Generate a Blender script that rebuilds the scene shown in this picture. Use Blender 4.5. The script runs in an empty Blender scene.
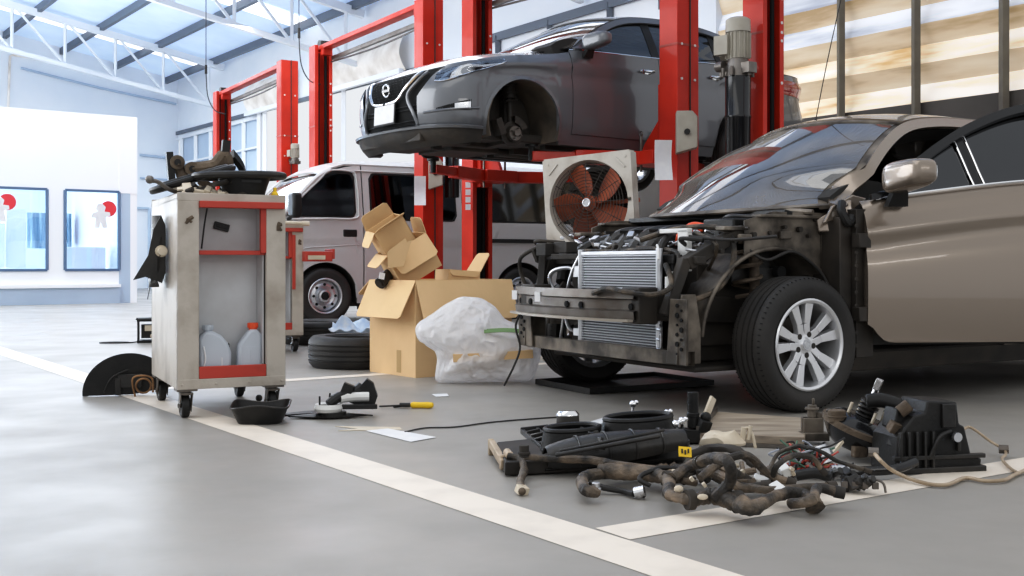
import bpy, bmesh, math, random
from mathutils import Vector, Matrix, Euler, noise
random.seed(7)
V = Vector
PI = math.pi
COL = bpy.context.scene.collection
# ---------------------------------------------------------------- camera model
F = 1100.0; CX = 512.0; YH = 264.0; H = 0.70
RX, RY = 0.808, 0.589          # building axis R (across the hall)
LX, LY = -0.589, 0.808         # building axis L (down the hall)
def at(px, py, Y): return V(((px-CX)*Y/F, Y, H-(py-YH)*Y/F))
def G(px, py, z=0.0):
    Y = F*(H-z)/(py-YH); return V(((px-CX)*Y/F, Y, z))
def RL(r, l, z=0.0): return V((RX*r+LX*l, RY*r+LY*l, z))
AR = math.atan2(RY, RX)
# ---------------------------------------------------------------- mesh builder
def frame(axis, up=V((0,0,1))):
    a = V(axis).normalized()
    if abs(a.dot(up)) > .97: up = V((0,1,0)) if abs(a.y) < .9 else V((1,0,0))
    x = up.cross(a).normalized(); y = a.cross(x)
    return x, y, a
def spline(pts, k=6):
    P = [V(p) for p in pts]
    if len(P) < 3: return P
    out = []
    for i in range(len(P)-1):
        p0 = P[max(i-1,0)]; p1 = P[i]; p2 = P[i+1]; p3 = P[min(i+2,len(P)-1)]
        for j in range(k):
            t = j/k
            out.append(.5*((2*p1)+(p2-p0)*t+(2*p0-5*p1+4*p2-p3)*t*t+(3*p1-p0-3*p2+p3)*t**3))
    out.append(P[-1]); return out
def interp(tab):
    """smooth 1D function through sorted (x, y) pairs"""
    tab = sorted(tab)
    def f(x):
        if x <= tab[0][0]: return tab[0][1]
        if x >= tab[-1][0]: return tab[-1][1]
        for i in range(len(tab)-1):
            if tab[i][0] <= x <= tab[i+1][0]:
                x0,y0 = tab[i]; x1,y1 = tab[i+1]
                h = x1-x0; t = (x-x0)/h
                xa,ya = tab[i-1] if i > 0 else (x0-h, 2*y0-y1)
                xb,yb = tab[i+2] if i+2 < len(tab) else (x1+h, 2*y1-y0)
                m0 = (y1-ya)/(x1-xa)*h; m1 = (yb-y0)/(xb-x0)*h
                return (2*t**3-3*t*t+1)*y0+(t**3-2*t*t+t)*m0+(-2*t**3+3*t*t)*y1+(t**3-t*t)*m1
    return f
class MB:
    def __init__(s): s.v=[]; s.f=[]; s.m=[]; s.mi=0
    def add(s, vs, fs):
        o=len(s.v); s.v += [tuple(v) for v in vs]
        s.f += [tuple(o+i for i in f) for f in fs]; s.m += [s.mi]*len(fs); return s
    def box(s, c, size, rot=None):
        c=V(c); hx,hy,hz=[d/2 for d in size]
        M = Matrix.Identity(3) if rot is None else (Euler(rot).to_matrix() if not isinstance(rot, Matrix) else rot)
        vs=[c+M@V((x*hx,y*hy,z*hz)) for x in(-1,1) for y in(-1,1) for z in(-1,1)]
        return s.add(vs,[(0,1,3,2),(4,6,7,5),(0,4,5,1),(2,3,7,6),(0,2,6,4),(1,5,7,3)])
    def b2(s, p0, p1):
        return s.box([(a+b)/2 for a,b in zip(p0,p1)],[abs(a-b) for a,b in zip(p0,p1)])
    def bar(s, p0, p1, w, h, up=V((0,0,1))):
        p0=V(p0);p1=V(p1); x,y,a=frame(p1-p0,up)
        vs=[p+x*i*w/2+y*j*h/2 for p in(p0,p1) for i,j in((-1,-1),(1,-1),(1,1),(-1,1))]
        return s.add(vs,[(0,3,2,1),(4,5,6,7),(0,1,5,4),(1,2,6,5),(2,3,7,6),(3,0,4,7)])
    def cyl(s, p0, p1, r, r1=None, n=16, cap=True):
        p0=V(p0);p1=V(p1); r1=r if r1 is None else r1; x,y,a=frame(p1-p0)
        vs=[]
        for p,q in((p0,r),(p1,r1)):
            for i in range(n):
                t=2*PI*i/n; vs.append(p+(x*math.cos(t)+y*math.sin(t))*q)
        fs=[(i,(i+1)%n,n+(i+1)%n,n+i) for i in range(n)]
        if cap: fs+=[tuple(range(n))[::-1],tuple(range(n,2*n))]
        return s.add(vs,fs)
    def tube(s, pts, r, n=8, k=6, closed=False):
        P = spline(pts,k) if k>1 else [V(p) for p in pts]
        m=len(P); vs=[]; up=V((0,0,1)); px=None
        for i,p in enumerate(P):
            t=(P[min(i+1,m-1)]-P[max(i-1,0)])
            if t.length<1e-9: t=V((1,0,0))
            t.normalize()
            if px is None: px,_,_=frame(t)
            else:
                px=(px-t*px.dot(t)); px = px.normalized() if px.length>1e-6 else frame(t)[0]
            y=t.cross(px)
            rr = r(i/(m-1)) if callable(r) else r
            for j in range(n):
                a=2*PI*j/n; vs.append(p+(px*math.cos(a)+y*math.sin(a))*rr)
        fs=[(i*n+j,i*n+(j+1)%n,(i+1)*n+(j+1)%n,(i+1)*n+j) for i in range(m-1) for j in range(n)]
        fs+=[tuple(range(n))[::-1],tuple(range((m-1)*n,m*n))]
        return s.add(vs,fs)
    def lathe(s, prof, o=(0,0,0), axis=(0,0,1), n=32, a0=0, a1=2*PI, closed=False):
        o=V(o); x,y,a=frame(axis); full=abs(a1-a0-2*PI)<1e-6; k=n if full else n+1; vs=[]
        for i in range(k):
            t=a0+(a1-a0)*i/n
            d=x*math.cos(t)+y*math.sin(t)
            for r,h in prof: vs.append(o+d*r+a*h)
        m=len(prof); fs=[]
        for i in range(n):
            i2=(i+1)%k
            for j in range(m if closed else m-1):
                j2=(j+1)%m
                fs.append((i*m+j,i2*m+j,i2*m+j2,i*m+j2))
        return s.add(vs,fs)
    def grid(s, fn, nu, nv, thick=0.0):
        vs=[V(fn(i/nu,j/nv)) for i in range(nu+1) for j in range(nv+1)]
        w=nv+1
        fs=[(i*w+j,(i+1)*w+j,(i+1)*w+j+1,i*w+j+1) for i in range(nu) for j in range(nv)]
        if thick:
            N=[]
            for i in range(nu+1):
                for j in range(nv+1):
                    a=vs[min(i+1,nu)*w+j]-vs[max(i-1,0)*w+j]; b=vs[i*w+min(j+1,nv)]-vs[i*w+max(j-1,0)]
                    nn=a.cross(b); N.append(nn.normalized() if nn.length>1e-12 else V((0,0,1)))
            o=len(vs); vs=vs+[v-n_*thick for v,n_ in zip(vs,N)]
            fs+=[tuple(o+i for i in f)[::-1] for f in fs]
            rim=[(i*w) for i in range(nu+1)]+[nu*w+j for j in range(1,nv+1)]+[i*w+nv for i in range(nu-1,-1,-1)]+[j for j in range(nv-1,0,-1)]
            for a,b in zip(rim,rim[1:]+rim[:1]): fs.append((a,o+a,o+b,b))
        return s.add(vs,fs)
    def prism(s, poly, O, U, W, N, t):
        """2D polygon -> extruded along N by t; O + U*u + W*w"""
        O=V(O);U=V(U);W=V(W);N=V(N)
        vs=[O+U*u+W*w for u,w in poly]; n=len(vs); vs+=[v+N*t for v in vs]
        fs=[tuple(range(n)),tuple(range(n,2*n))[::-1]]+[(i,(i+1)%n,n+(i+1)%n,n+i) for i in range(n)]
        return s.add(vs,fs)
    def ring(s, O, axis, R, r, n=32, m=8, a0=0, a1=2*PI):
        return s.lathe([(R+r*math.cos(2*PI*i/m), r*math.sin(2*PI*i/m)) for i in range(m)],O,axis,n,a0,a1,closed=True)
    def sphere(s, c, r, n=12, sc=(1,1,1)):
        c=V(c); prof=[]
        vs=[];m=n//2
        for i in range(m+1):
            t=PI*i/m
            for j in range(n):
                a=2*PI*j/n; vs.append(c+V((r*sc[0]*math.sin(t)*math.cos(a),r*sc[1]*math.sin(t)*math.sin(a),r*sc[2]*math.cos(t))))
        fs=[(i*n+j,(i+1)*n+j,(i+1)*n+(j+1)%n,i*n+(j+1)%n) for i in range(m) for j in range(n)]
        return s.add(vs,fs)
    def wobble(s, amp, scale, seed=0):
        s.v=[tuple(V(v)+noise.noise_vector(V(v)*scale+V((seed,seed*2,0)))*amp for _ in (0,))[0] if True else v for v in s.v]
        s.v=[tuple(v) for v in s.v]; return s
    def build(s, name, mat, parent=None, bevel=0, ang=35, smooth=True, weld=True):
        me=bpy.data.meshes.new(name); me.from_pydata(s.v,[],s.f)
        for m_ in (mat if isinstance(mat,(list,tuple)) else [mat]): me.materials.append(m_)
        for p,i in zip(me.polygons,s.m): p.material_index=i
        bm=bmesh.new(); bm.from_mesh(me)
        if weld: bmesh.ops.remove_doubles(bm,verts=bm.verts,dist=1e-5)
        bmesh.ops.recalc_face_normals(bm,faces=bm.faces)
        bm.to_mesh(me); bm.free()
        if smooth:
            me.polygons.foreach_set('use_smooth',[True]*len(me.polygons))
            me.set_sharp_from_angle(angle=math.radians(ang))
        o=bpy.data.objects.new(name,me); COL.objects.link(o)
        if parent is not None: o.parent=parent
        if bevel:
            b=o.modifiers.new('bevel','BEVEL'); b.width=bevel; b.segments=2; b.limit_method='ANGLE'; b.angle_limit=math.radians(40)
            b.harden_normals=False
        return o
def thing(name,label,cat,loc=(0,0,0),rotz=0,group=None,rot=None):
    o=bpy.data.objects.new(name,None); COL.objects.link(o); o.empty_display_size=.1
    o.location=loc; o.rotation_euler=rot if rot else (0,0,rotz)
    o['label']=label; o['category']=cat
    if group: o['group']=group
    return o
def tag(o,label,cat,group=None,kind=None):
    o['label']=label; o['category']=cat
    if group: o['group']=group
    if kind: o['kind']=kind
    return o
def struct(name,mb,mat,bevel=0,**k):
    o=mb.build(name,mat,None,bevel,**k); o['kind']='structure'; return o
# ---------------------------------------------------------------- materials
def mat(name,col,rough=.5,metal=0,col2=None,scale=5,amt=1,bump=0,bscale=60,coat=0,spec=.5,emit=0,trans=0,alpha=1,detail=5,rvar=0,contrast=(.35,.7),stretch=None):
    m=bpy.data.materials.new(name); m.use_nodes=True; nt=m.node_tree; N=nt.nodes; L=nt.links
    b=N['Principled BSDF']
    b.inputs['Base Color'].default_value=(*col,1); b.inputs['Roughness'].default_value=rough
    b.inputs['Metallic'].default_value=metal; b.inputs['Coat Weight'].default_value=coat
    b.inputs['Coat Roughness'].default_value=.04
    b.inputs['Specular IOR Level'].default_value=spec
    b.inputs['Transmission Weight'].default_value=trans
    b.inputs['Alpha'].default_value=alpha
    if emit: b.inputs['Emission Color'].default_value=(*col,1); b.inputs['Emission Strength'].default_value=emit
    tc=N.new('ShaderNodeTexCoord')
    src=tc.outputs['Object']
    if stretch:
        mp=N.new('ShaderNodeMapping'); mp.inputs['Scale'].default_value=stretch; L.new(src,mp.inputs[0]); src=mp.outputs[0]
    if col2 is not None or rvar:
        n=N.new('ShaderNodeTexNoise'); n.inputs['Scale'].default_value=scale; n.inputs['Detail'].default_value=detail
        L.new(src,n.inputs['Vector'])
        r=N.new('ShaderNodeMapRange'); r.inputs[1].default_value=contrast[0]; r.inputs[2].default_value=contrast[1]
        L.new(n.outputs[0],r.inputs[0])
        if col2 is not None:
            mx=N.new('ShaderNodeMix'); mx.data_type='RGBA'; mx.inputs['A'].default_value=(*col,1); mx.inputs['B'].default_value=(*col2,1)
            mm=N.new('ShaderNodeMath'); mm.operation='MULTIPLY'; mm.inputs[1].default_value=amt
            L.new(r.outputs[0],mm.inputs[0]); L.new(mm.outputs[0],mx.inputs['Factor']); L.new(mx.outputs['Result'],b.inputs['Base Color'])
            if emit: L.new(mx.outputs['Result'],b.inputs['Emission Color'])
        if rvar:
            r2=N.new('ShaderNodeMapRange'); r2.inputs[1].default_value=.3; r2.inputs[2].default_value=.7; r2.inputs[3].default_value=rough; r2.inputs[4].default_value=min(1,rough+rvar)
            L.new(n.outputs[0],r2.inputs[0]); L.new(r2.outputs[0],b.inputs['Roughness'])
    if bump:
        n2=N.new('ShaderNodeTexNoise'); n2.inputs['Scale'].default_value=bscale; n2.inputs['Detail'].default_value=4
        L.new(src,n2.inputs['Vector'])
        bp=N.new('ShaderNodeBump'); bp.inputs['Strength'].default_value=bump; bp.inputs['Distance'].default_value=.01
        L.new(n2.outputs[0],bp.inputs['Height']); L.new(bp.outputs[0],b.inputs['Normal'])
    return m
def glassy(name,tint,rough=.02,mixf=.5,fres=1.0):
    """tinted pane: see-through with sharp reflections"""
    m=bpy.data.materials.new(name); m.use_nodes=True; nt=m.node_tree; N=nt.nodes; L=nt.links
    for n in list(N): N.remove(n)
    out=N.new('ShaderNodeOutputMaterial'); tr=N.new('ShaderNodeBsdfTransparent'); tr.inputs[0].default_value=(*tint,1)
    gl=N.new('ShaderNodeBsdfGlossy'); gl.inputs['Roughness'].default_value=rough; gl.inputs[0].default_value=(.95,.97,1,1)
    fr=N.new('ShaderNodeFresnel'); fr.inputs[0].default_value=1.5
    ma=N.new('ShaderNodeMath'); ma.operation='MULTIPLY_ADD'; ma.inputs[1].default_value=fres; ma.inputs[2].default_value=mixf; ma.use_clamp=True
    L.new(fr.outputs[0],ma.inputs[0])
    mx=N.new('ShaderNodeMixShader'); L.new(ma.outputs[0],mx.inputs[0]); L.new(tr.outputs[0],mx.inputs[1]); L.new(gl.outputs[0],mx.inputs[2]); L.new(mx.outputs[0],out.inputs[0])
    return m
M={}
M['floor']=mat('floor_epoxy',(.365,.345,.315),.30,0,(.275,.258,.234),1.6,1,bump=.05,bscale=9,rvar=.22,spec=.45,contrast=(.3,.75))
M['line']=mat('line_paint',(.80,.72,.62),.45,0,(.58,.52,.45),6,.7,contrast=(.45,.8))
M['wallw']=mat('white_wall',(.86,.89,.93),.7,0,(.74,.80,.88),.8,.6)
M['office']=mat('office_white',(.93,.94,.95),.6,0,(.85,.89,.95),.6,.6)
M['bluegrey']=mat('blue_grey_wall',(.50,.60,.72),.6,0,(.42,.52,.64),1.2,.7)
M['beigew']=mat('beige_canvas',(.80,.76,.71),.8,0,(.50,.44,.38),2.2,.9,bump=.6,bscale=5,emit=.16)  # slight glow added so the shaded canvas reads bright
M['roof']=mat('roof_sheet',(.46,.58,.78),.5,0,(.58,.70,.88),1,.6,emit=.42)  # bluish glow painted in to brighten the ceiling
M['steelw']=mat('white_steel',(.80,.83,.87),.5)
M['purlin']=mat('dark_purlin',(.12,.14,.17),.5)
M['wdark']=mat('dark_wall',(.115,.10,.085),.7,0,(.08,.07,.06),2,.8)
M['red']=mat('red_paint',(.56,.030,.010),.42,0,(.40,.020,.008),3,.8,coat=.15,rvar=.2,spec=.3)
M['reddark']=mat('red_paint_worn',(.42,.05,.03),.45,0,(.16,.05,.035),7,.8,contrast=(.45,.7))
M['black']=mat('black_plastic',(.009,.009,.009),.42,0,(.03,.027,.024),9,.5,bump=.15,bscale=80,spec=.35)
M['blackg']=mat('black_gloss',(.012,.012,.013),.15,0)
M['blackd']=mat('dusty_black_plastic',(.014,.013,.012),.4,0,(.07,.06,.05),6,.6,contrast=(.45,.75),bump=.2,bscale=50)
M['rubber']=mat('tyre_rubber',(.018,.0165,.0155),.6,0,(.042,.037,.032),5,.7,bump=.15,bscale=60)
M['rubberd']=mat('dusty_hose_rubber',(.034,.029,.024),.6,0,(.26,.195,.135),13,.9,contrast=(.42,.68),bump=.6,bscale=90)
M['tape']=mat('harness_tape',(.024,.021,.018),.6,0,(.19,.145,.10),12,.85,contrast=(.42,.7),bump=.5,bscale=90)
M['pgrey']=mat('dark_grey_car_paint',(.135,.14,.15),.34,.35,coat=.8)
M['pbrown']=mat('bronze_car_paint',(.245,.200,.160),.26,.55,coat=1)
M['pvan']=mat('silver_van_paint',(.50,.49,.48),.42,.1,coat=.3)
M['chrome']=mat('chrome',(.75,.75,.76),.12,1)
M['alu']=mat('aluminium',(.62,.63,.65),.32,.9,(.45,.45,.46),8,.6)
M['alloy']=mat('alloy_wheel_silver',(.70,.70,.71),.28,.7)
M['steel']=mat('bare_steel',(.20,.185,.17),.42,.75,(.10,.075,.055),8,.7)
M['frame']=mat('bare_body_primer',(.27,.23,.185),.5,.2,(.035,.028,.022),6,.95,bump=.35,bscale=14,contrast=(.32,.62))
M['framed']=mat('dark_body_metal',(.022,.019,.016),.55,.2,(.065,.052,.04),6,.7)
M['rust']=mat('rusty_steel',(.07,.05,.035),.7,.3,(.22,.17,.12),9,.9,bump=.6,bscale=60)
M['under']=mat('underbody_dark',(.022,.020,.018),.7,0,(.07,.055,.04),5,.7,bump=.3,bscale=20)
M['liner']=mat('wheel_liner_brown',(.05,.042,.034),.7,0,(.16,.125,.09),4,.8,bump=.3,bscale=30)
M['hole']=mat('dark_void',(.006,.006,.006),.9)
M['wglass']=glassy('windscreen_glass',(.30,.31,.30),.03,.15)
M['sglass']=glassy('tinted_side_glass',(.03,.03,.03),.02,.045)
M['vglass']=glassy('van_glass',(.006,.007,.008),.05,.035)
M['oglass']=glassy('office_glass',(.82,.90,.98),.02,.05,.6)
M['lampg']=glassy('lamp_lens',(.8,.82,.85),.03,.15)
M['cartp']=mat('cart_cream_paint',(.47,.425,.37),.45,.1,(.22,.18,.14),5,.85,contrast=(.47,.78),bump=.1,detail=9)
M['cartin']=mat('cart_inside_panel',(.60,.61,.62),.4,.1,(.42,.41,.40),4,.8)
M['cartred']=mat('cart_red_trim',(.45,.05,.03),.5,0,(.25,.03,.02),8,.7,contrast=(.5,.8))
M['card']=mat('cardboard',(.74,.51,.28),.8,0,(.62,.42,.22),3,.7,bump=.08,bscale=40,stretch=(1,1,1))
M['cardin']=mat('cardboard_inside',(.62,.42,.23),.85,0,(.50,.34,.18),3,.7)
M['paper']=mat('white_paper',(.80,.80,.80),.7,0,(.62,.62,.66),12,.5)
M['bottle']=mat('grey_oil_bottle',(.50,.54,.59),.35,0,(.42,.46,.52),3,.5)
M['orange']=mat('orange_red_cap',(.75,.10,.03),.4)
M['yellow']=mat('yellow_plastic',(.85,.55,.02),.4)
M['whitep']=mat('white_plastic',(.72,.72,.70),.4,0,(.5,.48,.45),8,.5)
M['fanw']=mat('fan_frame_white',(.52,.49,.44),.5,0,(.30,.25,.20),6,.8,contrast=(.45,.75))
M['fanb']=mat('fan_blade_orange',(.36,.085,.03),.6,0,(.10,.025,.013),5,.8)
M['wire']=mat('dark_wire',(.03,.028,.026),.5,.3)
M['wood']=mat('weathered_board',(.42,.35,.27),.6,0,(.16,.125,.095),4,.8,stretch=(1,8,8))
M['rad']=mat('condenser_fins',(.40,.41,.43),.4,.7)
M['radd']=mat('radiator_core',(.10,.10,.105),.5,.5)
M['boxbeige']=mat('control_box_beige',(.42,.39,.33),.5,0,(.30,.27,.22),5,.7)
M['cloth']=mat('blue_white_cloth',(.55,.68,.85),.8,0,(.8,.84,.88),18,.9)
M['redsign']=mat('red_sticker',(.75,.05,.06),.5)
M['lampin']=mat('lamp_reflector',(.75,.76,.78),.15,.9)
M['redlamp']=mat('tail_lamp_red',(.30,.01,.01),.15,coat=1)
M['copper']=mat('copper_brown',(.35,.20,.10),.35,.7,(.12,.07,.04),15,.8)
M['cream']=mat('cream_plastic',(.66,.58,.46),.5,0,(.45,.37,.26),8,.7)
M['seat']=mat('dark_seat_fabric',(.035,.033,.031),.9)
m=M['wglass']; nt=m.node_tree; df=nt.nodes.new('ShaderNodeBsdfDiffuse'); df.inputs[0].default_value=(.40,.35,.30,1)
tc=nt.nodes.new('ShaderNodeTexCoord'); nn=nt.nodes.new('ShaderNodeTexNoise'); nn.inputs['Scale'].default_value=2.2; nn.inputs['Detail'].default_value=6; nt.links.new(tc.outputs['Object'],nn.inputs[0])
mr=nt.nodes.new('ShaderNodeMapRange'); mr.inputs[1].default_value=.35; mr.inputs[2].default_value=.7; mr.inputs[3].default_value=.06; mr.inputs[4].default_value=.38; nt.links.new(nn.outputs[0],mr.inputs[0])
mx=nt.nodes.new('ShaderNodeMixShader'); out=[n for n in nt.nodes if n.type=='OUTPUT_MATERIAL'][0]; prev=out.inputs[0].links[0].from_socket
nt.links.new(mr.outputs[0],mx.inputs[0]); nt.links.new(prev,mx.inputs[1]); nt.links.new(df.outputs[0],mx.inputs[2]); nt.links.new(mx.outputs[0],out.inputs[0])
# milky plastic bag
m=mat('milky_plastic_film',(.96,.96,.97),.22,0,bump=0); M['bag']=m
nt=m.node_tree; b=nt.nodes['Principled BSDF']
vo=nt.nodes.new('ShaderNodeTexVoronoi'); vo.inputs['Scale'].default_value=11; vo.inputs['Detail'].default_value=2.5; vo.inputs['Roughness'].default_value=.6; tcb=nt.nodes.new('ShaderNodeTexCoord'); nb=nt.nodes.new('ShaderNodeTexNoise'); nb.inputs['Scale'].default_value=5; mxb=nt.nodes.new('ShaderNodeMix'); mxb.data_type='VECTOR'; mxb.inputs[0].default_value=.25
nt.links.new(tcb.outputs['Object'],nb.inputs[0]); nt.links.new(tcb.outputs['Object'],mxb.inputs['A']); nt.links.new(nb.outputs['Color'],mxb.inputs['B']); nt.links.new(mxb.outputs['Result'],vo.inputs['Vector'])
bb=nt.nodes.new('ShaderNodeBump'); bb.inputs['Strength'].default_value=.5; bb.inputs['Distance'].default_value=.02; nt.links.new(vo.outputs['Distance'],bb.inputs['Height']); nt.links.new(bb.outputs[0],b.inputs['Normal']); tr=nt.nodes.new('ShaderNodeBsdfTransparent'); tl=nt.nodes.new('ShaderNodeBsdfTranslucent'); tl.inputs[0].default_value=(.9,.9,.92,1)
a1=nt.nodes.new('ShaderNodeMixShader'); a1.inputs[0].default_value=.4; nt.links.new(b.outputs[0],a1.inputs[1]); nt.links.new(tl.outputs[0],a1.inputs[2])
a2=nt.nodes.new('ShaderNodeMixShader'); a2.inputs[0].default_value=.22; nt.links.new(a1.outputs[0],a2.inputs[1]); nt.links.new(tr.outputs[0],a2.inputs[2])
nt.links.new(a2.outputs[0],nt.nodes['Material Output'].inputs[0])
# translucent wall sheets; daylight through them is painted in as glow, dimmer on overlaps
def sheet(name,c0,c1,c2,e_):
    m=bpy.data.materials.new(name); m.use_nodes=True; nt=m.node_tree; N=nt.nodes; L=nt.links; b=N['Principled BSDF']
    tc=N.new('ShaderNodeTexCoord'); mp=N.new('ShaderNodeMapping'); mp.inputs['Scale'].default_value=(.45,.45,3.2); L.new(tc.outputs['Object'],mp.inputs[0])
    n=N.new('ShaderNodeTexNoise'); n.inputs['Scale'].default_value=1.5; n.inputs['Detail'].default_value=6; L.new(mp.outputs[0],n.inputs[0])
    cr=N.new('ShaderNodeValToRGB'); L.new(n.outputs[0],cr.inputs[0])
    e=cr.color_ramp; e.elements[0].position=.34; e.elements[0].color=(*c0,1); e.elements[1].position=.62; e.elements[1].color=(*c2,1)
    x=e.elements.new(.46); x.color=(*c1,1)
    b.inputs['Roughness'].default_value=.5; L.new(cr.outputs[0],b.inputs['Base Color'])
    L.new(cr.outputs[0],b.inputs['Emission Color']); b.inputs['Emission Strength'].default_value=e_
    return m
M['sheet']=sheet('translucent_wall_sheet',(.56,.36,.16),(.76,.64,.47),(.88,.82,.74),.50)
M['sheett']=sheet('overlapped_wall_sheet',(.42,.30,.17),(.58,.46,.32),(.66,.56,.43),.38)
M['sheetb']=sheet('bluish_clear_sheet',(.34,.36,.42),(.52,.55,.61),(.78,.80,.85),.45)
# ================================================================ BUILDING
RW=11.07                       # the long wall
LE=31.8                        # the end wall
OL=20.1                        # office front
OR=6.26
def wp(px):                    # L of the long wall seen at image column px
    k=(px-CX)/F; Y=RW/(RY+RX*k); return Y*(LY+LX*k)
def wz(px,py):
    k=(px-CX)/F; Y=RW/(RY+RX*k); return H-(py-YH)*Y/F
def roofz(r): return 8.08-.18*r
mb=MB(); 
mb.grid(lambda u,v: RL(-14+26*u,-8+41*v,0),13,20); struct('floor',mb,M['floor'])
# painted bay lines: thin coats of paint on the slab
def paint(name,p0,p1,w):
    p0=V(p0);p1=V(p1); d=(p1-p0).normalized(); s=V((-d.y,d.x,0))*w/2; up=V((0,0,.0015))
    mb=MB(); n=max(2,int((p1-p0).length/.4)); mb.grid(lambda u,v: p0.lerp(p1,u)+s*(2*v-1)+up,n,1); return struct(name,mb,M['line'])
gp=G(690,574); d1=V((LX,LY,0)); p0=G(0,350.5)
dd=(p0-gp).normalized(); J=G(604,541); 
paint('trim_1',gp-dd*3,p0+dd*9,.17)
q0=G(590,538); q1=G(1024,464); e=(q1-q0).normalized(); paint('trim_2',q0+V((.06,.04,0)),q1+e*4,.145)
q0=G(284,380.5); q1=G(540,364); e=(q1-q0).normalized(); paint('trim_3',q0-e*1.0,q1+e*4,.12)
# roof: corrugated sheet, purlins down the hall, trusses across
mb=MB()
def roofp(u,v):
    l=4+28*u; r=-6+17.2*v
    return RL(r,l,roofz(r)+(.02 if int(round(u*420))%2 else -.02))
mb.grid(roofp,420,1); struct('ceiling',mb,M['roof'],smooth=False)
mb=MB()
for i in range(11):
    r=RW-.35-i*1.45; mb.bar(RL(r,4,roofz(r)-.12),RL(r,LE,roofz(r)-.12),.10,.17)
struct('trim_4',mb,M['purlin'])
# skylight strips let into the roof
mb=MB()
for l in (28.5,22.3,16.0,10.5):
    mb.grid(lambda u,v: RL(-6+17*u,l+v*.9,roofz(-6+17*u)-.045),6,1)
M['sky']=mat('skylight_sheet',(.92,.94,1),.5,emit=1.3); struct('trim_5',mb,M['sky'])
def truss(n,l):
    mb=MB(); top=lambda r: RL(r,l,roofz(r)-.22); bot=lambda r: RL(r,l,roofz(r)-1.30)
    mb.bar(top(RW-.1),top(-6),.12,.16); mb.bar(bot(RW-.1),bot(-6),.12,.10)
    k=0; r=RW-.5
    while r>-5:
        mb.bar(top(r),bot(r),.06,.06); mb.bar(top(r-1.15),bot(r),.05,.05); r-=1.2
    struct('trim_%d'%n,mb,M['steelw'])
truss(6,28.0); truss(7,20.3); truss(8,13.2)
# long wall
def wallrect(mb,l0,l1,z0,z1,t=.14,r=RW):
    a=RL(r,l0);b=RL(r,l1); mb.box(((a+b)/2+V((RX,RY,0))*t/2+V((0,0,(z0+z1)/2))),((l1-l0),t,z1-z0),(0,0,AR+PI/2))
L0,L1=4.0,LE
lo1,lo0=wp(262),wp(441); zo=4.5
lw1,lw0=wp(716),4.0
mb=MB()
wallrect(mb,lo1,L1,0,2.9); wallrect(mb,lo1,L1,4.35,6.09); 
wallrect(mb,lo0,lo1,zo,6.09); wallrect(mb,lw1,lo0,2.0,6.09)
struct('wall_right',mb,M['wallw'])
mb=MB(); wallrect(mb,lw1,lo0,0,2.0); wallrect(mb,4.0,lw1,0,wz(844,113),.12); wallrect(mb,4.0,lw1,0,.9,.2,RW-.06); struct('wall_lower',mb,M['wdark'])
# upper blue panel bays by the corner
mb=MB(); wallrect(mb,lo1,L1,2.9,4.35,.05,RW+.05); struct('window_1',mb,M['bluegrey'])
mb=MB()
l=lo1
while l<L1:
    mb.bar(RL(RW,l,2.85),RL(RW,l,4.4),.10,.06); l+=1.15
for z in (2.9,3.62,4.35): mb.bar(RL(RW-.02,lo1,z),RL(RW-.02,L1,z),.05,.05)
struct('trim_9',mb,M['steelw'])
mb=MB(); mb.bar(RL(RW-.04,lo0,zo-.05),RL(RW-.04,L1,zo+.02),.05,.10); 
mb.bar(RL(RW-.06,wp(700),wz(700,-22)),RL(RW-.06,wp(484),wz(484,42)),.05,.14); struct('trim_10',mb,M['purlin'])
# jamb of the doorway and a pipe
mb=MB()
for px in (262,268,347,445):
    l=wp(px); mb.bar(RL(RW-.08,l,0),RL(RW-.08,l,zo),.09,.09)
struct('trim_11',mb,M['steelw'])
mb=MB()
for px in (500,552,612,664,716):
    l=wp(px); zz=wz(px,42-(px-484)*.296); mb.bar(RL(RW-.05,l,zz-.30),RL(RW-.05,l,zz+.02),.09,.06)
struct('trim_12',mb,M['purlin'])
# rolled canvas over the openings
for i,(a,b,y0,y1) in enumerate([(254,300,86,72),(331,411,70,42)]):
    mb=MB()
    l1,l0=wp(a),wp(b)
    def f(u,v):
        l=l1+(l0-l1)*u; z=zo-.02+.72*v
        bul=.16*math.sin(PI*v)+.05*noise.noise(V((l*1.5,z*2,i)))
        return RL(RW-.12-bul,l,z)
    mb.grid(f,28,10); 
    o=mb.build('canvas_valance',M['beigew']); tag(o,['short stained beige canvas roll above the far bright doorway','long stained beige canvas roll above the bright doorway behind the tall red posts'][i],'canvas')
    mb=MB(); mb.bar(RL(RW-.22,l1,zo-.05),RL(RW-.22,l0,zo-.05),.10,.10); mb.build('bottom_bar',M['steelw'],o)
# translucent louvred bays on the right
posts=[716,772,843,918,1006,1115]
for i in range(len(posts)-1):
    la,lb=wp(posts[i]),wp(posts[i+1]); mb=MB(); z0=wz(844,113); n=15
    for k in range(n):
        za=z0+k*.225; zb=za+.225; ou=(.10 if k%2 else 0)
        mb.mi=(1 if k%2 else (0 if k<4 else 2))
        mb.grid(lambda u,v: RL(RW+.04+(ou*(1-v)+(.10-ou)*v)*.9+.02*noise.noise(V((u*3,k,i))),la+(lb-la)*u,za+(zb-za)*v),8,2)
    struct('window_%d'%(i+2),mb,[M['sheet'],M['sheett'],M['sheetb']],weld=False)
mb=MB()
for px in posts[1:]:
    l=wp(px); mb.bar(RL(RW-.04,l,1.9),RL(RW-.04,l,6),.07,.10)
M['postb']=mat('brown_post',(.20,.175,.13),.6,0,(.12,.10,.08),4,.8); struct('trim_13',mb,M['postb'])
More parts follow.
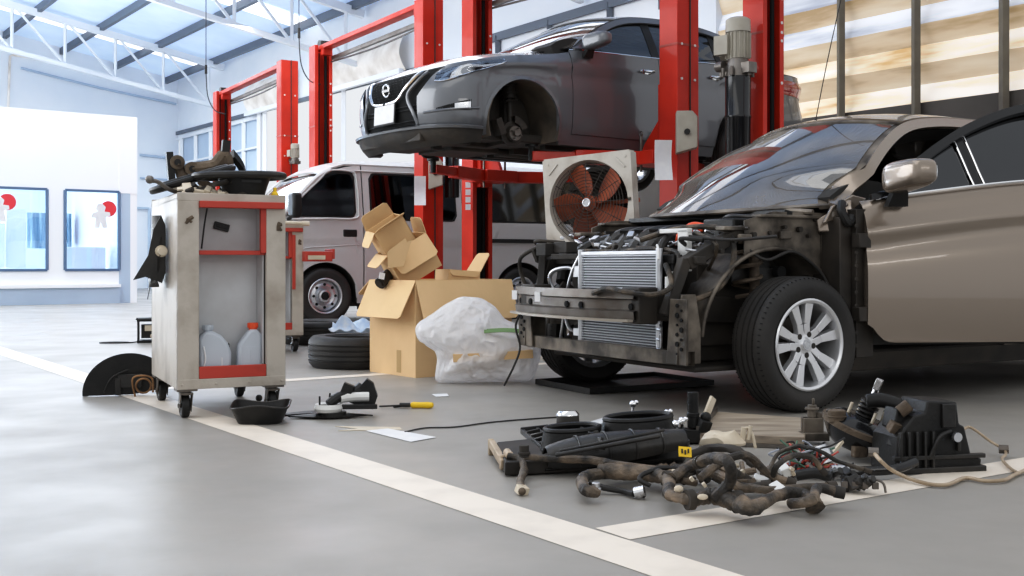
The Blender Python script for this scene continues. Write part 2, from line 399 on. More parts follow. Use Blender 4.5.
# end wall
mb=MB(); a=RL(-6,LE);b=RL(RW,LE); mb.prism([(0,0),(17.1,0),(17.1,roofz(RW)),(0,roofz(-6))],a,V((RX,RY,0)),V((0,0,1)),V((LX,LY,0)),.15); struct('wall_back',mb,M['wallw'])
mb=MB()
def ew(px,py):
    k=(px-CX)/F; Y=(LE-.06)/(LY+LX*k); return V((k*Y,Y,H-(py-YH)*Y/F))
mb.tube([ew(21,68),ew(100,88),ew(176,104)],.035,6,2); mb.tube([ew(140,155),ew(170,158)],.04,6,2); mb.tube([ew(140,178),ew(172,180)],.03,6,2)
struct('trim_14',mb,M['bluegrey'])
mb=MB(); mb.tube([ew(8,112),ew(10,56),ew(13,55),ew(42,59)],.035,6,1); struct('trim_15',mb,M['beigew'])
mb=MB(); k=ew(150,200); mb.bar(RL(8.6,LE-.1,0),RL(8.6,LE-.1,2.3),.06,.06); mb.bar(RL(10.2,LE-.1,0),RL(10.2,LE-.1,2.3),.06,.06); mb.bar(RL(8.6,LE-.1,2.3),RL(10.2,LE-.1,2.3),.06,.06)
struct('door_1',mb,M['bluegrey'])
# office block
def op(px): 
    k=(px-CX)/F; Y=OL/(LY+LX*k); return Y*(RX*k+RY)
def oz(px,py):
    k=(px-CX)/F; Y=OL/(LY+LX*k); return H-(py-YH)*Y/F
def orect(mb,r0,r1,z0,z1,l=OL,t=.12):
    a=RL(r0,l);b=RL(r1,l); mb.box((a+b)/2+V((LX,LY,0))*t/2+V((0,0,(z0+z1)/2)),(abs(r1-r0),t,z1-z0),(0,0,AR))
rA=op(49); rB=op(64); rC=op(119); rD=op(137); zt=oz(64,190); zb=oz(64,270); zT=oz(70,115); rl=-3
mb=MB(); orect(mb,rl,rD,zt,zT); orect(mb,rA,rB,.0,zt); orect(mb,rl,rA,.28,zb); orect(mb,rB,rC,.28,zb)
mb.box(RL(rD-.06,(OL+LE)/2,zT/2),(.12,LE-OL,zT),(0,0,AR)); orect(mb,rC,rD,zt-.02,zT,OL-.01,.02)
mb.box(RL((rl+rD)/2,(OL+26)/2,zT),((rD-rl),26-OL,.1),(0,0,AR))
struct('wall_office',mb,M['office'])
mb=MB(); orect(mb,rC,rD,0,zt-.02); orect(mb,rl,rC,0,.28,OL-.06,.18); struct('baseboard_office',mb,M['bluegrey'])
mb=MB(); orect(mb,rl,rC,.285,.34,OL-.12,.22); struct('trim_16',mb,M['office'])
# room behind the glass
mb=MB(); orect(mb,rl,rD,0,zT,OL+4.5); 
mb.box(RL((rl+rD)/2,OL+2.3,.02),((rD-rl),4.5,.04),(0,0,AR))
M['oin']=mat('office_inside',(.74,.80,.86),.6,0,(.66,.74,.82),1,.7,emit=.25); struct('wall_office_inner',mb,M['oin'])  # walls and floor given a glow so the office reads lighter
for i,(a,b) in enumerate([(op(-60),op(47)),(op(65),op(119))]):
    mb=MB(); w=.05
    for z in (zb,zt): mb.bar(RL(a,OL-.01,z),RL(b,OL-.01,z),.04,.045)
    for r in (a,b): mb.bar(RL(r,OL-.01,zb),RL(r,OL-.01,zt),.04,.045)
    M['wframe']=M.get('wframe') or mat('window_frame_blue',(.10,.16,.26),.4); o=struct('window_%d'%(10+i),mb,M['wframe'])
    mb=MB(); mb.box(RL((a+b)/2,OL+.03,(zb+zt)/2),(abs(b-a),.012,zt-zb),(0,0,AR)); mb.build('window_pane',M['oglass'],o)
# sticker pieces on the panes
for px,py,lab in ((7,202,'red round sticker with white figure on the leftmost office pane'),(108,209,'red round sticker with white figure on the office pane nearest the pillar')):
    r=op(px) if px>0 else op(1); z=oz(px,py); c=RL(r,OL-.02,z); n=V((-LX,-LY,0))
    t=thing('window_sticker',lab,'sticker',c)
    mb=MB(); mb.cyl((0,0,0),n*.012,.14,n=28); mb.build('disc',M['redsign'],t)
    mb=MB(); ux=V((RX,RY,0))
    mb.prism([(-.24,-.34),(-.16,-.34),(-.14,-.24),(-.10,-.34),(-.02,-.34),(-.05,-.15),(.03,-.12),(.02,-.06),(-.07,-.05),(-.05,.03),(-.11,.09),(-.19,.08),(-.22,.0),(-.19,-.05),(-.27,-.08),(-.30,-.15),(-.22,-.17)],n*.014,ux,V((0,0,1)),n,.006)
    mb.build('figure',M['paper'],t)
# furniture in the office
def offbox(name,label,cat,px0,px1,y0,y1,dl,m,mul=False):
    a,b=op(px0),op(px1); mb=MB()
    mb.box(RL((a+b)/2,OL+dl,(oz(px0,y0)+oz(px0,y1))/2),(abs(b-a),.4,abs(oz(px0,y0)-oz(px0,y1))),(0,0,AR))
    if mul:
        for k in range(5): 
            r=a+(b-a)*(k+.5)/5; mb.bar(RL(r,OL+dl-.23,oz(px0,y0)),RL(r,OL+dl-.23,oz(px0,y1)),.05,.04)
    return tag(mb.build(name,m,None,.01),label,cat)
offbox('cabinet','tall white cabinet behind the left office pane','cabinet',24,45,206,268,1.6,M['office'])
offbox('counter','pale counter with shelf at the far left office window','counter',-30,20,220,268,1.4,M['oin'])
offbox('reception_desk','low white reception desk seen through the right office pane','desk',68,122,246,282,1.2,M['office'])
offbox('glass_partition','dark blue glazed partition at the back of the office','partition',72,122,205,246,3.6,mat('partition_blue',(.10,.20,.30),.3,0,(.55,.68,.8),7,.8,stretch=(3,3,.2)),True)
for i,(px,ln) in enumerate(((206,65),(299,28))):   # pull cords
    Y=17.5 if i==0 else 15.2; p=at(px,ln,Y); zt2=roofz(RX*p.x+RY*p.y)
    mb=MB(); mb.tube([V((p.x,p.y,zt2)),p],.007,5,1); mb.cyl(p,p-V((0,0,.14)),.02,n=8); mb.tube([p-V((0,0,.14)),p+V((.03,0,-.5)),p+V((.14,0,-.72)),p+V((.30,0,-.78))],.008,6)
    tag(mb.build('hanging_cable',M['wire']),['thin cable hanging from the roof to the farthest red lift','thin cable hanging from the roof beside the middle red lift'][i],'cable')
# ================================================================ LIFTS
PH=3.72
def post_mesh(far,hh=PH):
    """C channel, open side towards +x (local)"""
    mb=MB(); w=.13;d=.22
    mb.prism([(-.11,-w),(.11,-w),(.11,-w+.05),(.10,-w+.05),(.10,-w+.01),(-.10,-w+.01),(-.10,w-.01),(.10,w-.01),(.10,w-.05),(.11,w-.05),(.11,w),(-.11,w)],(0,0,.02),(1,0,0),(0,1,0),(0,0,1),hh-.02)
    return mb
def lift(label,far,near,top=True,hz=1.45,arms=True,motor=None,box=None,paper=None,label2=None,showfar=True,hsec=None):
    far=V((far[0],far[1],0)); near=V((near[0],near[1],0))
    d=near-far; a=math.atan2(d.y,d.x); c=(far+near)/2; S=d.length/2
    t=thing('vehicle_lift',label,'vehicle lift',c,a)
    for sx in (-1,1):
        mb=post_mesh(0); rot=Matrix.Rotation(0 if sx<0 else PI,3,'Z')
        mb.v=[tuple(rot@V(v)+V((sx*S,0,0))) for v in mb.v]
        p=mb.build('post',M['red'],t,.004)
        mb=MB(); mb.box((sx*S,0,.012),(.5,.5,.024)); 
        for q in (-.2,.2):
            for w in (-.2,.2): mb.cyl((sx*S+q,w,.02),(sx*S+q,w,.05),.014,n=8)
        mb.build('base_plate',M['reddark'],t)
        mb=MB(); mb.box((sx*(S-.02),0,hz/2),(.02,.11,hz)); mb.tube([(sx*(S-.06),-.05,.2),(sx*(S-.06),-.05,PH-.1)],.008,6,1); mb.tube([(sx*(S-.05),.05,.2),(sx*(S-.05),.05,PH-.1)],.02,6,1)
        mb.build('chain_slot',M['hole'],t)
        # dark joint down the outer corner and bolts
        mb=MB(); mb.tube([(sx*(S+.116),.02,.1),(sx*(S+.116),.02,PH)],.007,5,1); 
        mb.build('cable',M['wire'],t)
        mb=MB()
        for z in (2.55,2.62,2.7,2.9,3.05,3.2,2.2): mb.cyl((sx*(S-.115),.10,z),(sx*(S-.105),.10,z),.013,n=8)
        for z in (2.3,2.6,3.2): 
            mb.cyl((sx*(S+.11),-.08,z),(sx*(S+.118),-.08,z),.012,n=8); mb.cyl((sx*(S+.11),.08,z),(sx*(S+.118),.08,z),.012,n=8)
        mb.build('bolts',M['whitep'],t)
        # splice band
        mb=MB(); mb.box((sx*(S+.111),0,2.6),(.004,.264,.02)); mb.box((sx*S,-.131,2.6),(.22,.004,.02)); mb.box((sx*S,.131,2.6),(.22,.004,.02)); mb.build('splice_band',M['reddark'],t)
        # carriage with gusset
        mb=MB(); mb.box((sx*(S-.10),0,hz+.15),(.16,.16,.75)); 
        mb.prism([(0,0),(-.36*1,0),(-.30,.12),(0,.45)],(sx*(S-.12),-.02,hz-.1),(sx,0,0),(0,0,1),(0,1,0),.04)
        mb.box((sx*(S-.30),0,hz-.12),(.36,.40,.12))
        mb.build('carriage',M['red'],t,.006)
        if arms:
            for sy in (-1,1):
                mb=MB(); r0=V((sx*(S-.33),sy*.14,hz-.12)); r1=V((sx*(S-.75),sy*1.05,hz-.12)) if arms==1 else V((sx*(S-.45),sy*1.0,hz-.12))
                mb.bar(r0,r0.lerp(r1,.62),.13,.12); mb.bar(r0.lerp(r1,.5),r1,.095,.085)
                mb.build('swing_arm',M['red'],t,.006)
                mb=MB(); mb.cyl(r1-V((0,0,.04)),r1+V((0,0,.10)),.03,n=10); mb.cyl(r1+V((0,0,.08)),r1+V((0,0,.115)),.06,n=14); mb.build('lift_pad',M['black'],t)
                mb=MB(); mb.cyl(r0+V((0,0,-.12)),r0+V((0,0,.2)),.012,n=8); mb.ring(r0+V((0,0,.22)),(0,1,0),.02,.006,12,6); mb.build('arm_pin',M['steel'],t)
    if top:
        mb=MB(); mb.box((0,0,PH-.035),(2*S+.1,.14,.06)); mb.box((-S+.2,0,PH-.10),(.10,.13,.10)); mb.box((S-.2,0,PH-.10),(.10,.13,.10)); mb.build('cross_beam',M['red'],t,.006)
        mb=MB(); mb.bar((-S+.15,.12,PH-.17),(S-.15,.12,PH-.17),.05,.05); mb.tube([(-S+.15,.10,PH-.22),(0,.1,PH-.26),(S-.15,.1,PH-.22)],.012,6); mb.build('pipe',M['steel'],t)
        mb=MB(); mb.box((-S+.1,0,PH+.03),(.10,.12,.06)); mb.cyl((-S+.05,-.05,PH+.03),(-S+.05,.05,PH+.03),.05,n=14); mb.build('pulley',M['wire'],t)
    if motor:
        x,y,z,s=motor   # local post side
        o=V((x*S+motor[1],y,z)); o=V((x*S+.02,y,z))
    return t,a,c,S
def power_unit(t,loc,s=1.0,tank=True,name='power_unit'):
    """electric motor over valve block and black oil tank, hangs on a post"""
    o=V(loc)
    mb=MB(); r=.085*s
    mb.lathe([(0,.40*s),(r*.7,.40*s),(r*.98,.385*s),(r,.33*s),(r,.30*s)],o,n=20)
    mb.cyl(o+V((0,0,.12*s)),o+V((0,0,.31*s)),r*.86,n=20)
    for k in range(18):
        a=2*PI*k/18; mb.box(o+V((math.cos(a)*r*.9,math.sin(a)*r*.9,.21*s)),(.022*s,.005*s,.17*s),(0,0,a))
    mb.box(o+V((-.06*s,-.09*s,.21*s)),(.10*s,.06*s,.13*s),(0,0,.3))
    u=mb.build(name,M['boxbeige'],t,.003)
    mb=MB(); mb.cyl(o,o+V((0,0,.12*s)),r*.95,r*.8,n=18); mb.box(o+V((0,0,.05*s)),(.26*s,.08*s,.07*s)); mb.cyl(o+V((-.14*s,-.05*s,.08*s)),o+V((-.08*s,-.05*s,.08*s)),.035*s,n=12)
    for k in range(6): mb.cyl(o+V((.1*s*math.cos(k),.1*s*math.sin(k),0)),o+V((.1*s*math.cos(k),.1*s*math.sin(k),.06*s)),.014*s,n=8)
    mb.build('valve_block',M['steel'],u)
    if tank:
        mb=MB(); mb.lathe([(0,0),(r,0),(r*1.02,-.02*s),(r*1.02,-.26*s),(r*1.06,-.265*s),(r*1.06,-.28*s),(r*1.02,-.285*s),(r*.98,-.60*s),(r*.9,-.62*s),(0,-.62*s)],o,n=20); mb.build('oil_tank',M['blackg'],u)
    return u
def w2l(t_a_c,p):
    a,c=t_a_c; d=V(p)-c; return V((d.x*math.cos(a)+d.y*math.sin(a),-d.x*math.sin(a)+d.y*math.cos(a),d.z))
def sheetpaper(label,p,w,h,rz,curl=.02,name='paper_sheet'):
    mb=MB(); mb.grid(lambda u,v: V(((u-.5)*w,curl*math.sin(v*PI*1.3)*(.5+u),-v*h)),4,10,.0008)
    o=mb.build(name,M['paper']); o.location=p; o.rotation_euler=(0,0,rz); return tag(o,label,'paper')
# lift A carries the dark car
pA=(1.46,9.62); fA=(-.385,12.1)
tA,aA,cA,SA=lift('red two-post lift holding up the dark grey sedan',fA,pA,hz=1.76,arms=1)
fB=(-2.66,15.3); nB=(-.955,12.6)
tB,aB,cB,SB=lift('empty red two-post lift behind the silver van, second from the far end',fB,nB,hz=.5,arms=0)
fC=(-5.10,19.35); nC=(-3.35,16.4)
tC,aC,cC,SC=lift('empty red two-post lift farthest away near the corner',fC,nC,hz=.5,arms=0)
fD=(2.09,9.15); nD=(3.86,6.8)
tD,aD,cD,SD=lift('red two-post lift behind the bronze car with black oil tank on its post',fD,nD,hz=.9,arms=0)
pu=power_unit(tD,w2l((aD,cD),at(738,77,8.95)),1.2)
power_unit(tC,w2l((aC,cC),at(295,164,16.2)),.75,False)
power_unit(tB,w2l((aB,cB),at(452,144,12.7)),1.0)
def ctrl(t,ac,p,w,h,d,rz,m=None):
    q=w2l(ac,p); mb=MB(); 
    mb.prism([(-w/2,-h/2),(w/2,-h/2+.05),(w/2,h/2-.05),(w/4,h/2),(-w/2,h/2)],q,(math.cos(rz),math.sin(rz),0),(0,0,1),(math.sin(rz),-math.cos(rz),0),d)
    o=mb.build('control_box',m or M['boxbeige'],t,.008)
    mb=MB(); mb.cyl(q+V((math.sin(rz),-math.cos(rz),0))*d,q+V((math.sin(rz),-math.cos(rz),0))*(d+.03),.025,n=12); mb.build('knob',M['black'],o)
ctrl(tA,(aA,cA),at(686,134,9.45),.18,.36,.16,-aA-.1)
ctrl(tB,(aB,cB),at(436,174,12.48),.16,.36,.08,-aB)
sheetpaper('white paper taped to the near red post of the lift holding the grey sedan',at(663.5,140,9.30),.15,.34,.1)
sheetpaper('white paper taped to the red post behind the stacked cartons',at(420,176,12.36),.13,.33,.1)
mb=MB(); q=at(468,196,11.92)
for k in range(4): mb.box(q+V((0,0,.12-k*.08)),(.055,.006,.062))
mb.v=[tuple(w2l((aA,cA),v)) for v in mb.v]; mb.build('warning_label',M['paper'],tA)
# ================================================================ CARS
def car_wheel(root,name,c,side,R=.316,w=.205,rim_r=.225,style='alloy',steer=0,label=None):
    """side=+1: outer face towards +y"""
    o=bpy.data.objects.new(name,None); COL.objects.link(o); o.parent=root; o.location=c; o.rotation_euler=(0,0,steer)
    ax=V((0,side,0)); h=w/2
    prof=[(rim_r,-h+.01),(rim_r+.02,-h),(R-.03,-h-.006),(R-.010,-h+.012),(R-.001,-h+.03)]
    for g in (-.055,-.018,.018,.055): prof+=[(R,g-.006),(R-.008,g-.004),(R-.008,g+.004),(R,g+.006)]
    prof+=[(R-.001,h-.03),(R-.010,h-.012),(R-.03,h+.006),(R-.06,h+.009),(rim_r+.02,h),(rim_r,h-.01)]
    mb=MB(); mb.lathe(prof,(0,0,0),ax,64,closed=True); ty=mb.build('tyre',M['rubber'],o,ang=50)
    mb=MB()
    n=72
    for i in range(n):   # side sipes across the shoulder
        a=2*PI*i/n
        for s in (1,-1):
            x,y,_=frame(ax); d=x*math.cos(a)+y*math.sin(a); mb.bar(d*(R-.004)+ax*s*(h-.05),d*(R-.010)+ax*s*(h-.008),.004,.004,d)
    mb.build('tread_sipes',M['hole'],ty)
    x,y,_=frame(ax)
    def P(r,a,dz): return (x*math.cos(a)+y*math.sin(a))*r+ax*dz
    mb=MB()
    mb.lathe([(rim_r+.004,h-.002),(rim_r-.004,h+.003),(rim_r-.016,h-.004),(rim_r-.022,h-.03),(rim_r-.028,-h+.02),(rim_r,-h+.01)],(0,0,0),ax,56)
    if style=='alloy':
        hubz=h-.035
        mb.lathe([(0,hubz+.012),(.026,hubz+.012),(.034,hubz+.004),(.060,hubz),(.070,hubz-.03)],(0,0,0),ax,32)
        for k in range(5):
            a=2*PI*k/5+PI/2+.15
            for sg in (-1,1):
                segs=[(.045,a+sg*.42,hubz+.002,.036),(.10,a+sg*.235,hubz+.006,.034),(rim_r-.012,a+sg*.25,hubz+.012,.050)]
                for (ra,aa,za,wa),(rb,ab,zb_,wb) in zip(segs,segs[1:]):
                    p=P(ra,aa,za);q=P(rb,ab,zb_); dd=(q-p).normalized(); s_=dd.cross(ax).normalized()
                    vs=[p-s_*wa/2,p+s_*wa/2,q+s_*wb/2,q-s_*wb/2]; vs+=[v-ax*.028 for v in [p-s_*wa*.62,p+s_*wa*.62,q+s_*wb*.62,q-s_*wb*.62]]
                    mb.add(vs,[(0,1,2,3),(4,7,6,5),(0,4,5,1),(1,5,6,2),(2,6,7,3),(3,7,4,0)])
        rim=mb.build('rim',M['alloy'],o,.002)
        mb=MB()
        for k in range(5):
            a=2*PI*k/5+PI/2+.15+PI/5; p=P(.052,a,hubz-.03); mb.cyl(p,p+ax*.034,.014,n=10)
        mb.build('wheel_nuts',M['under'],rim)
        mb=MB(); mb.cyl(ax*(hubz+.010),ax*(hubz+.016),.026,n=24); mb.ring(ax*(hubz+.016),ax,.016,.0025,20,6); mb.box(ax*(hubz+.017),(.04,.004,.006) ); mb.build('centre_cap',M['alu'],rim)
    else:
        mb.lathe([(rim_r-.03,h-.06),(rim_r-.05,h-.045),(rim_r-.085,h-.035),(rim_r-.10,h-.05),(.075,h-.06),(.07,h-.02),(.05,h-.012),(.045,h-.05),(0,h-.05)],(0,0,0),ax,40)
        rim=mb.build('rim',M['steel' if style=='steel' else 'alu'],o)
        mb=MB()
        for k in range(8):
            a=2*PI*k/8; p=P(rim_r-.072,a,h-.036); mb.cyl(p-ax*.01,p+ax*.004,.017,n=12)
        mb.cyl(ax*(h-.03),ax*(h-.012),.042,n=20)
        mb.build('rim_holes',M['hole'],rim)
    mb=MB(); mb.cyl(-ax*.03,ax*.0,.13,n=32); mb.cyl(-ax*.06,ax*.03,.06,n=20); mb.build('brake_disc',M['steel'],o)
    return o
class Sedan:
    def __init__(s,root,paint,belt0=.965,zs=.62,xn=.90,wb=-.58,wt=-1.20,rx0=-.56):
        s.cz0=.975 if wb<-.5 else .955; s.wb=wb; s.wt=wt; s.rx0=rx0
        s.root=root; s.paint=paint
        s.belt=interp([(.5,belt0-.09),(.1,belt0-.03),(-.5,belt0+.005),(-1.6,belt0+.04),(-2.6,belt0+.085),(-3.2,belt0+.12),(-3.7,belt0+.10)])
        s.shoulder=interp([(.5,.80),(.3,.845),(0,.895),(-.3,.935),(-.6,belt0+.005)])
        s.rail=interp([(-.50,belt0+.0),(-.62,1.035),(-.85,1.195),(-1.10,1.325),(-1.35,1.400),(-1.7,1.437),(-2.1,1.437),(-2.45,1.400),(-2.75,1.310),(-3.0,1.205),(-3.22,belt0+.13)])
        s.nosex=interp([(.14,xn-.14),(.20,xn-.05),(.27,xn-.02),(.36,xn+.01),(.5,xn+.02),(.62,xn),(.70,xn-.045),(.76,xn-.12),(.84,xn-.22)])
        s.tailx=interp([(.2,-3.66),(.3,-3.80),(.45,-3.88),(.62,-3.88),(.80,-3.82),(.95,-3.86),(1.06,-3.84),(1.12,-3.8)])
    def W(s,x):
        w=.868
        if x>.0: w-=.05*(x/.5)**2
        if x<-2.7: w-=.05*((-2.7-x)/.6)**2
        return w
    def ys(s,x,z):
        b=s.belt(x); w=s.W(x)
        zz=min(z,b)
        y=w-.035*((zz-.56)/.42)**2*1.0
        y+=.014*math.exp(-((zz-(b-.15))/.028)**2)-.012*math.exp(-((zz-(b-.23))/.05)**2)
        if zz<.32: y-=.20*(.32-zz)
        if z>b: y-=.02*min(1,(z-b)/.02)+.40*(z-b)+.25*(z-b)**2
        # fender shoulder rolls in towards the bonnet
        if x>-.6:
            sh=s.shoulder(x); d=z-(sh-.09)
            if d>0: y-=.55*d*d/.09*(1 if x>-.4 else max(0,(x+.6)/.2))
        return y
    def side(s,x,z,off=0,sg=1): return V((x,sg*(s.ys(x,z)+off),z))
    def nose(s,ph,z,off=0):
        x0=.42; a=s.nosex(z)-x0+off; sg=1 if ph<PI/2 else -1
        p=.80; c=abs(math.cos(ph)); n_=abs(math.sin(ph))
        return V((x0+a*n_**p, sg*(s.ys(x0,z)+off)*c**p, z))
    def tail(s,ph,z,off=0):
        x0=-3.05; a=s.tailx(z)-x0-off; sg=1 if ph<PI/2 else -1; p=.55; c=abs(math.cos(ph)); n_=abs(math.sin(ph))
        return V((x0+a*n_**p, sg*(s.ys(x0,min(z,s.belt(x0)))+off)*c**p, z))
    def panel(s,name,xa,xb,bot,top,m,off=0,nu=24,nv=14,sg=1,parent=None,thick=.012,slant=None):
        """side panel; slant(v)-> (xa,xb) for leaning edges"""
        mb=MB()
        def f(u,v):
            A,B=(slant(v) if slant else (xa,xb)); x=A+(B-A)*u
            b=bot(x) if callable(bot) else bot; t=top(x) if callable(top) else top
            return s.side(x,b+(t-b)*v,off,sg)
        mb.grid(f,nu,nv,thick if sg>0 else -thick)
        return mb.build(name,m,parent or s.root,ang=50)
    def poly(s,name,pts,m,off,sg=1,parent=None,thick=.004,n=10):
        """closed outline in (x,z): upper and lower chains given as functions through points"""
        raise NotImplementedError
    def npatch(s,name,pa,pb,bot,top,m,off=0,nu=20,nv=8,parent=None,thick=.01,mirror=False):
        mb=MB()
        for k in ((0,1) if mirror else (0,)):
            def f(u,v):
                ph=math.radians(pa+(pb-pa)*u); d=math.degrees(ph)
                b=bot(d) if callable(bot) else bot; t=top(d) if callable(top) else top
                p=s.nose(ph,b+(t-b)*v,off)
                return V((p.x,-p.y,p.z)) if k else p
            mb.grid(f,nu,nv,-thick if k else thick)
        return mb.build(name,m,parent or s.root,ang=50)
    def arch(s,x,cx,r,base):
        d=r*r-(x-cx)**2
        return max(base,.315+math.sqrt(d)) if d>0 else base
def body_common(S,doors='both',hood=True,nose=True,glass=True,open_near=False):
    r=S.root; p=S.paint; RWx=-2.66; ra=.365
    for sg in (1,-1):
        # rear door, quarter, sill
        if hood:
            def fb(x): return S.arch(x,0,ra,.20)
            S.panel('front_fender',.418,-.505,fb,S.shoulder,p,0,40,14,sg)
        S.panel('rear_door',-1.555,-2.44,lambda x: max(.265,S.arch(x,RWx,ra+.01,.265)),S.belt,p,0,22,14,sg)
        if not (open_near and sg>0):
            S.panel('front_door',-.513,-1.548,.265,S.belt,p,0,22,14,sg)
        S.panel('rear_quarter',-2.448,-3.05,lambda x:S.arch(x,RWx,ra,.24),lambda x:S.belt(x),p,0,30,14,sg)
        S.panel('sill',-.40,-2.28,.17,.262,M['framed'] if open_near else p,-.012,12,3,sg,thick=.03)
        # frames of the glasshouse: pillars and rail in body colour
        def f_top(x): return S.rail(x)
        mb=MB()
        near_open = open_near and sg>0
        xs=-.56
        def ring_(u,v):  # A pillar + roof rail + C pillar band, following the rail curve, 55mm deep
            x=S.rx0+(-3.22-S.rx0)*u; z=S.rail(x)
            dx=.02; tz=(S.rail(x-dx)-S.rail(x+dx))/(2*dx)   # slope wrt -x
            n=V((-tz,0,-1)) ; n=V((tz*-1,0,-1)); 
            # inward direction in xz plane
            tdir=V((-1,0,tz)).normalized(); nd=V((tdir.z,0,-tdir.x)); nd=V((-tdir.z,0,tdir.x)) if nd.z>0 else nd
            wd=.050 if x>-2.5 else .05+.22*min(1,(-2.5-x)/.6)
            q=V((x,0,z))+nd*wd*v
            q.z=max(q.z,S.belt(q.x)); return S.side(q.x,q.z,0,sg)
        mb.grid(ring_,60,3,.02 if sg>0 else -.02); mb.build('roof_rail_and_pillars',p,r,ang=50)
        # glasses
        if True:
            inner=lambda x: max(S.belt(x)+.012, S.rail(x)-.055-(.0 if x<-1.2 else (-x-1.2)*-.05))
            def gt(x):
                # top of glass: below the rail measured square to it
                return max(S.belt(x)+.006,S.rail(x-.0)-.052*math.sqrt(1+((S.rail(x-.02)-S.rail(x+.02))/.04)**2))
            wins=[(-.70,-1.50),(-1.60,-2.36),(-2.43,-2.72)]
            for k,(a,b) in enumerate(wins):
                if near_open and k==0: continue
                S.panel('side_window',a,b,lambda x:S.belt(x)+.012,gt,M['sglass'],-.008,20,8,sg,thick=.004)
            # black B pillar and window surround
            for (a,b) in ((-1.50,-1.60),(-2.36,-2.43)):
                S.panel('window_pillar',a,b,lambda x:S.belt(x),gt,M['black'],-.003,4,8,sg)
            if not near_open:
                S.panel('mirror_quarter',-.58,-.70,lambda x:S.belt(x),gt,M['black'],-.004,6,5,sg)
                mb=MB(); mb.tube([S.side(x,S.belt(x)+.006,.004,sg) for x in [-.52-.1*i for i in range(23)]],.007,6,1); mb.build('belt_moulding',M['chrome'],r)
                mb=MB(); mb.tube([S.side(x,gt(x)+.004,.002,sg) for x in [-.66-.085*i for i in range(24)]],.006,6,1); mb.build('window_trim',M['black'],r)
            else:
                mb=MB(); mb.tube([S.side(x,S.belt(x)+.006,.004,sg) for x in [-1.6-.1*i for i in range(12)]],.007,6,1); mb.build('belt_moulding',M['chrome'],r)
        # handles
        for x in ((-1.38,-2.28) if not near_open else (-2.28,)):
            z=S.belt(x)-.135; y0=S.ys(x,z)
            mb=MB(); mb.tube([V((x+.085,sg*(y0+.002),z)),V((x+.07,sg*(y0+.028),z+.002)),V((x-.05,sg*(y0+.032),z+.006)),V((x-.085,sg*(y0+.004),z+.008))],.011,8,4)
            mb.sphere((x,sg*(y0-.004),z-.004),.045,12,(1.3,.25,.6)); mb.build('door_handle',M['chrome'] if p is M['pgrey'] else p,r)
        # rear wheel opening liner
        mb=MB(); mb.grid(lambda u,v: V((RWx+(ra-.004)*math.cos(PI*u),sg*(.845-.30*v),.315+(ra-.004)*math.sin(PI*u))),24,2,.004); mb.build('rear_wheel_liner',M['under'],r)
        # tail lamp
        mb=MB()
        def tl(u,v): 
            q=S.tail(math.radians(6+52*u),.86+.15*v-.02*u,.006); return V((q.x,sg*q.y,q.z))
        mb.grid(tl,10,4,.01); mb.build('tail_lamp',M['redlamp'],r)
    # roof
    mb=MB()
    def roof(u,v):
        x=S.wt+(-2.60-S.wt)*u; s_=2*v-1; y=S.ys(x,S.rail(x)); z=S.rail(x)
        crown=.055*(1-abs(s_)**2.2); 
        return V((x+(.10*(1-s_*s_) if u<.001 else .10*(1-s_*s_)*(1-u)*1.0),s_*y,z+crown))
    mb.grid(roof,16,16,.02); mb.build('roof_panel',p,r,ang=60)
    # windscreen and rear glass
    def ws(u,v,band=1.0):
        x=S.wb+(S.wt-S.wb)*u; s_=(2*v-1)*band; z=S.rail(x); y=S.ys(x,z); cx=(S.wb+.34)+(S.wt+.10-S.wb-.34)*u
        zc0=S.cz0; zc1=S.rail(S.wt)+.055; zc=zc0+(zc1-zc0)*(u**.88)
        q=abs(s_)**2.1
        return V((cx+(x-cx)*q, s_*y, zc+(z-zc)*q))
    mb=MB(); mb.grid(lambda u,v: ws(.015+.965*u,v,.955),20,24,.005); mb.build('windscreen',M['wglass'],r,ang=80)
    mb=MB()
    for k in (0,1):
        mb.grid(lambda u,v: ws(u,(.0+.024*v) if k==0 else (1-.024*v),1),16,2,.01)
    mb.grid(lambda u,v: ws(.0+.02*u,v,1),2,24,.01); mb.grid(lambda u,v: ws(.975+.025*u,v,1)+V((0,0,.002)),2,24,.01)
    mb.build('windscreen_surround',M['black'] if not open_near else M['frame'],r,ang=60)
    def rg(u,v):
        x=-2.60-.58*u; s_=(2*v-1); z=S.rail(x); y=S.ys(x,z); cx=-2.60-.68*u; zc=(S.rail(-2.6)+.055)+(1.12-(S.rail(-2.6)+.055))*u
        q=abs(s_)**2.2; return V((cx+(x-cx)*q,s_*y,zc+(z-zc)*q))
    mb=MB(); mb.grid(rg,14,18,.006); mb.build('rear_glass',M['sglass'],r,ang=80)
    mb=MB()
    def bl(u,v):  # boot lid top to tail edge
        s_=2*v-1; ph=math.radians(90-90*min(1,abs(s_))) ; e=S.tail(math.radians(90*(1-abs(s_))),1.06); e=V((e.x,(1 if s_>0 else -1)*abs(e.y),e.z)); a=V((-3.18+.15*abs(s_),s_*S.ys(-3.05,S.belt(-3.05)),1.115-.04*s_*s_))
        return a.lerp(e,u)
    mb.grid(bl,8,20,.01); mb.build('boot_lid',p,r,ang=60)
    mb=MB(); mb.grid(lambda u,v: S.tail(PI*u,.24+.83*v),30,14,.012); mb.build('rear_bumper',p,r,ang=60)
    # floor pan, seats, dashboard
    mb=MB(); mb.b2((-3.4,-.74,.20),(-.45,.74,.24)); mb.b2((-.5,-.70,.22),(-.46,.70,.93)); mb.b2((-3.2,-.7,.24),(-3.1,.7,.95)); mb.b2((-2.3,-.16,.14),(-.4,.16,.22)); 
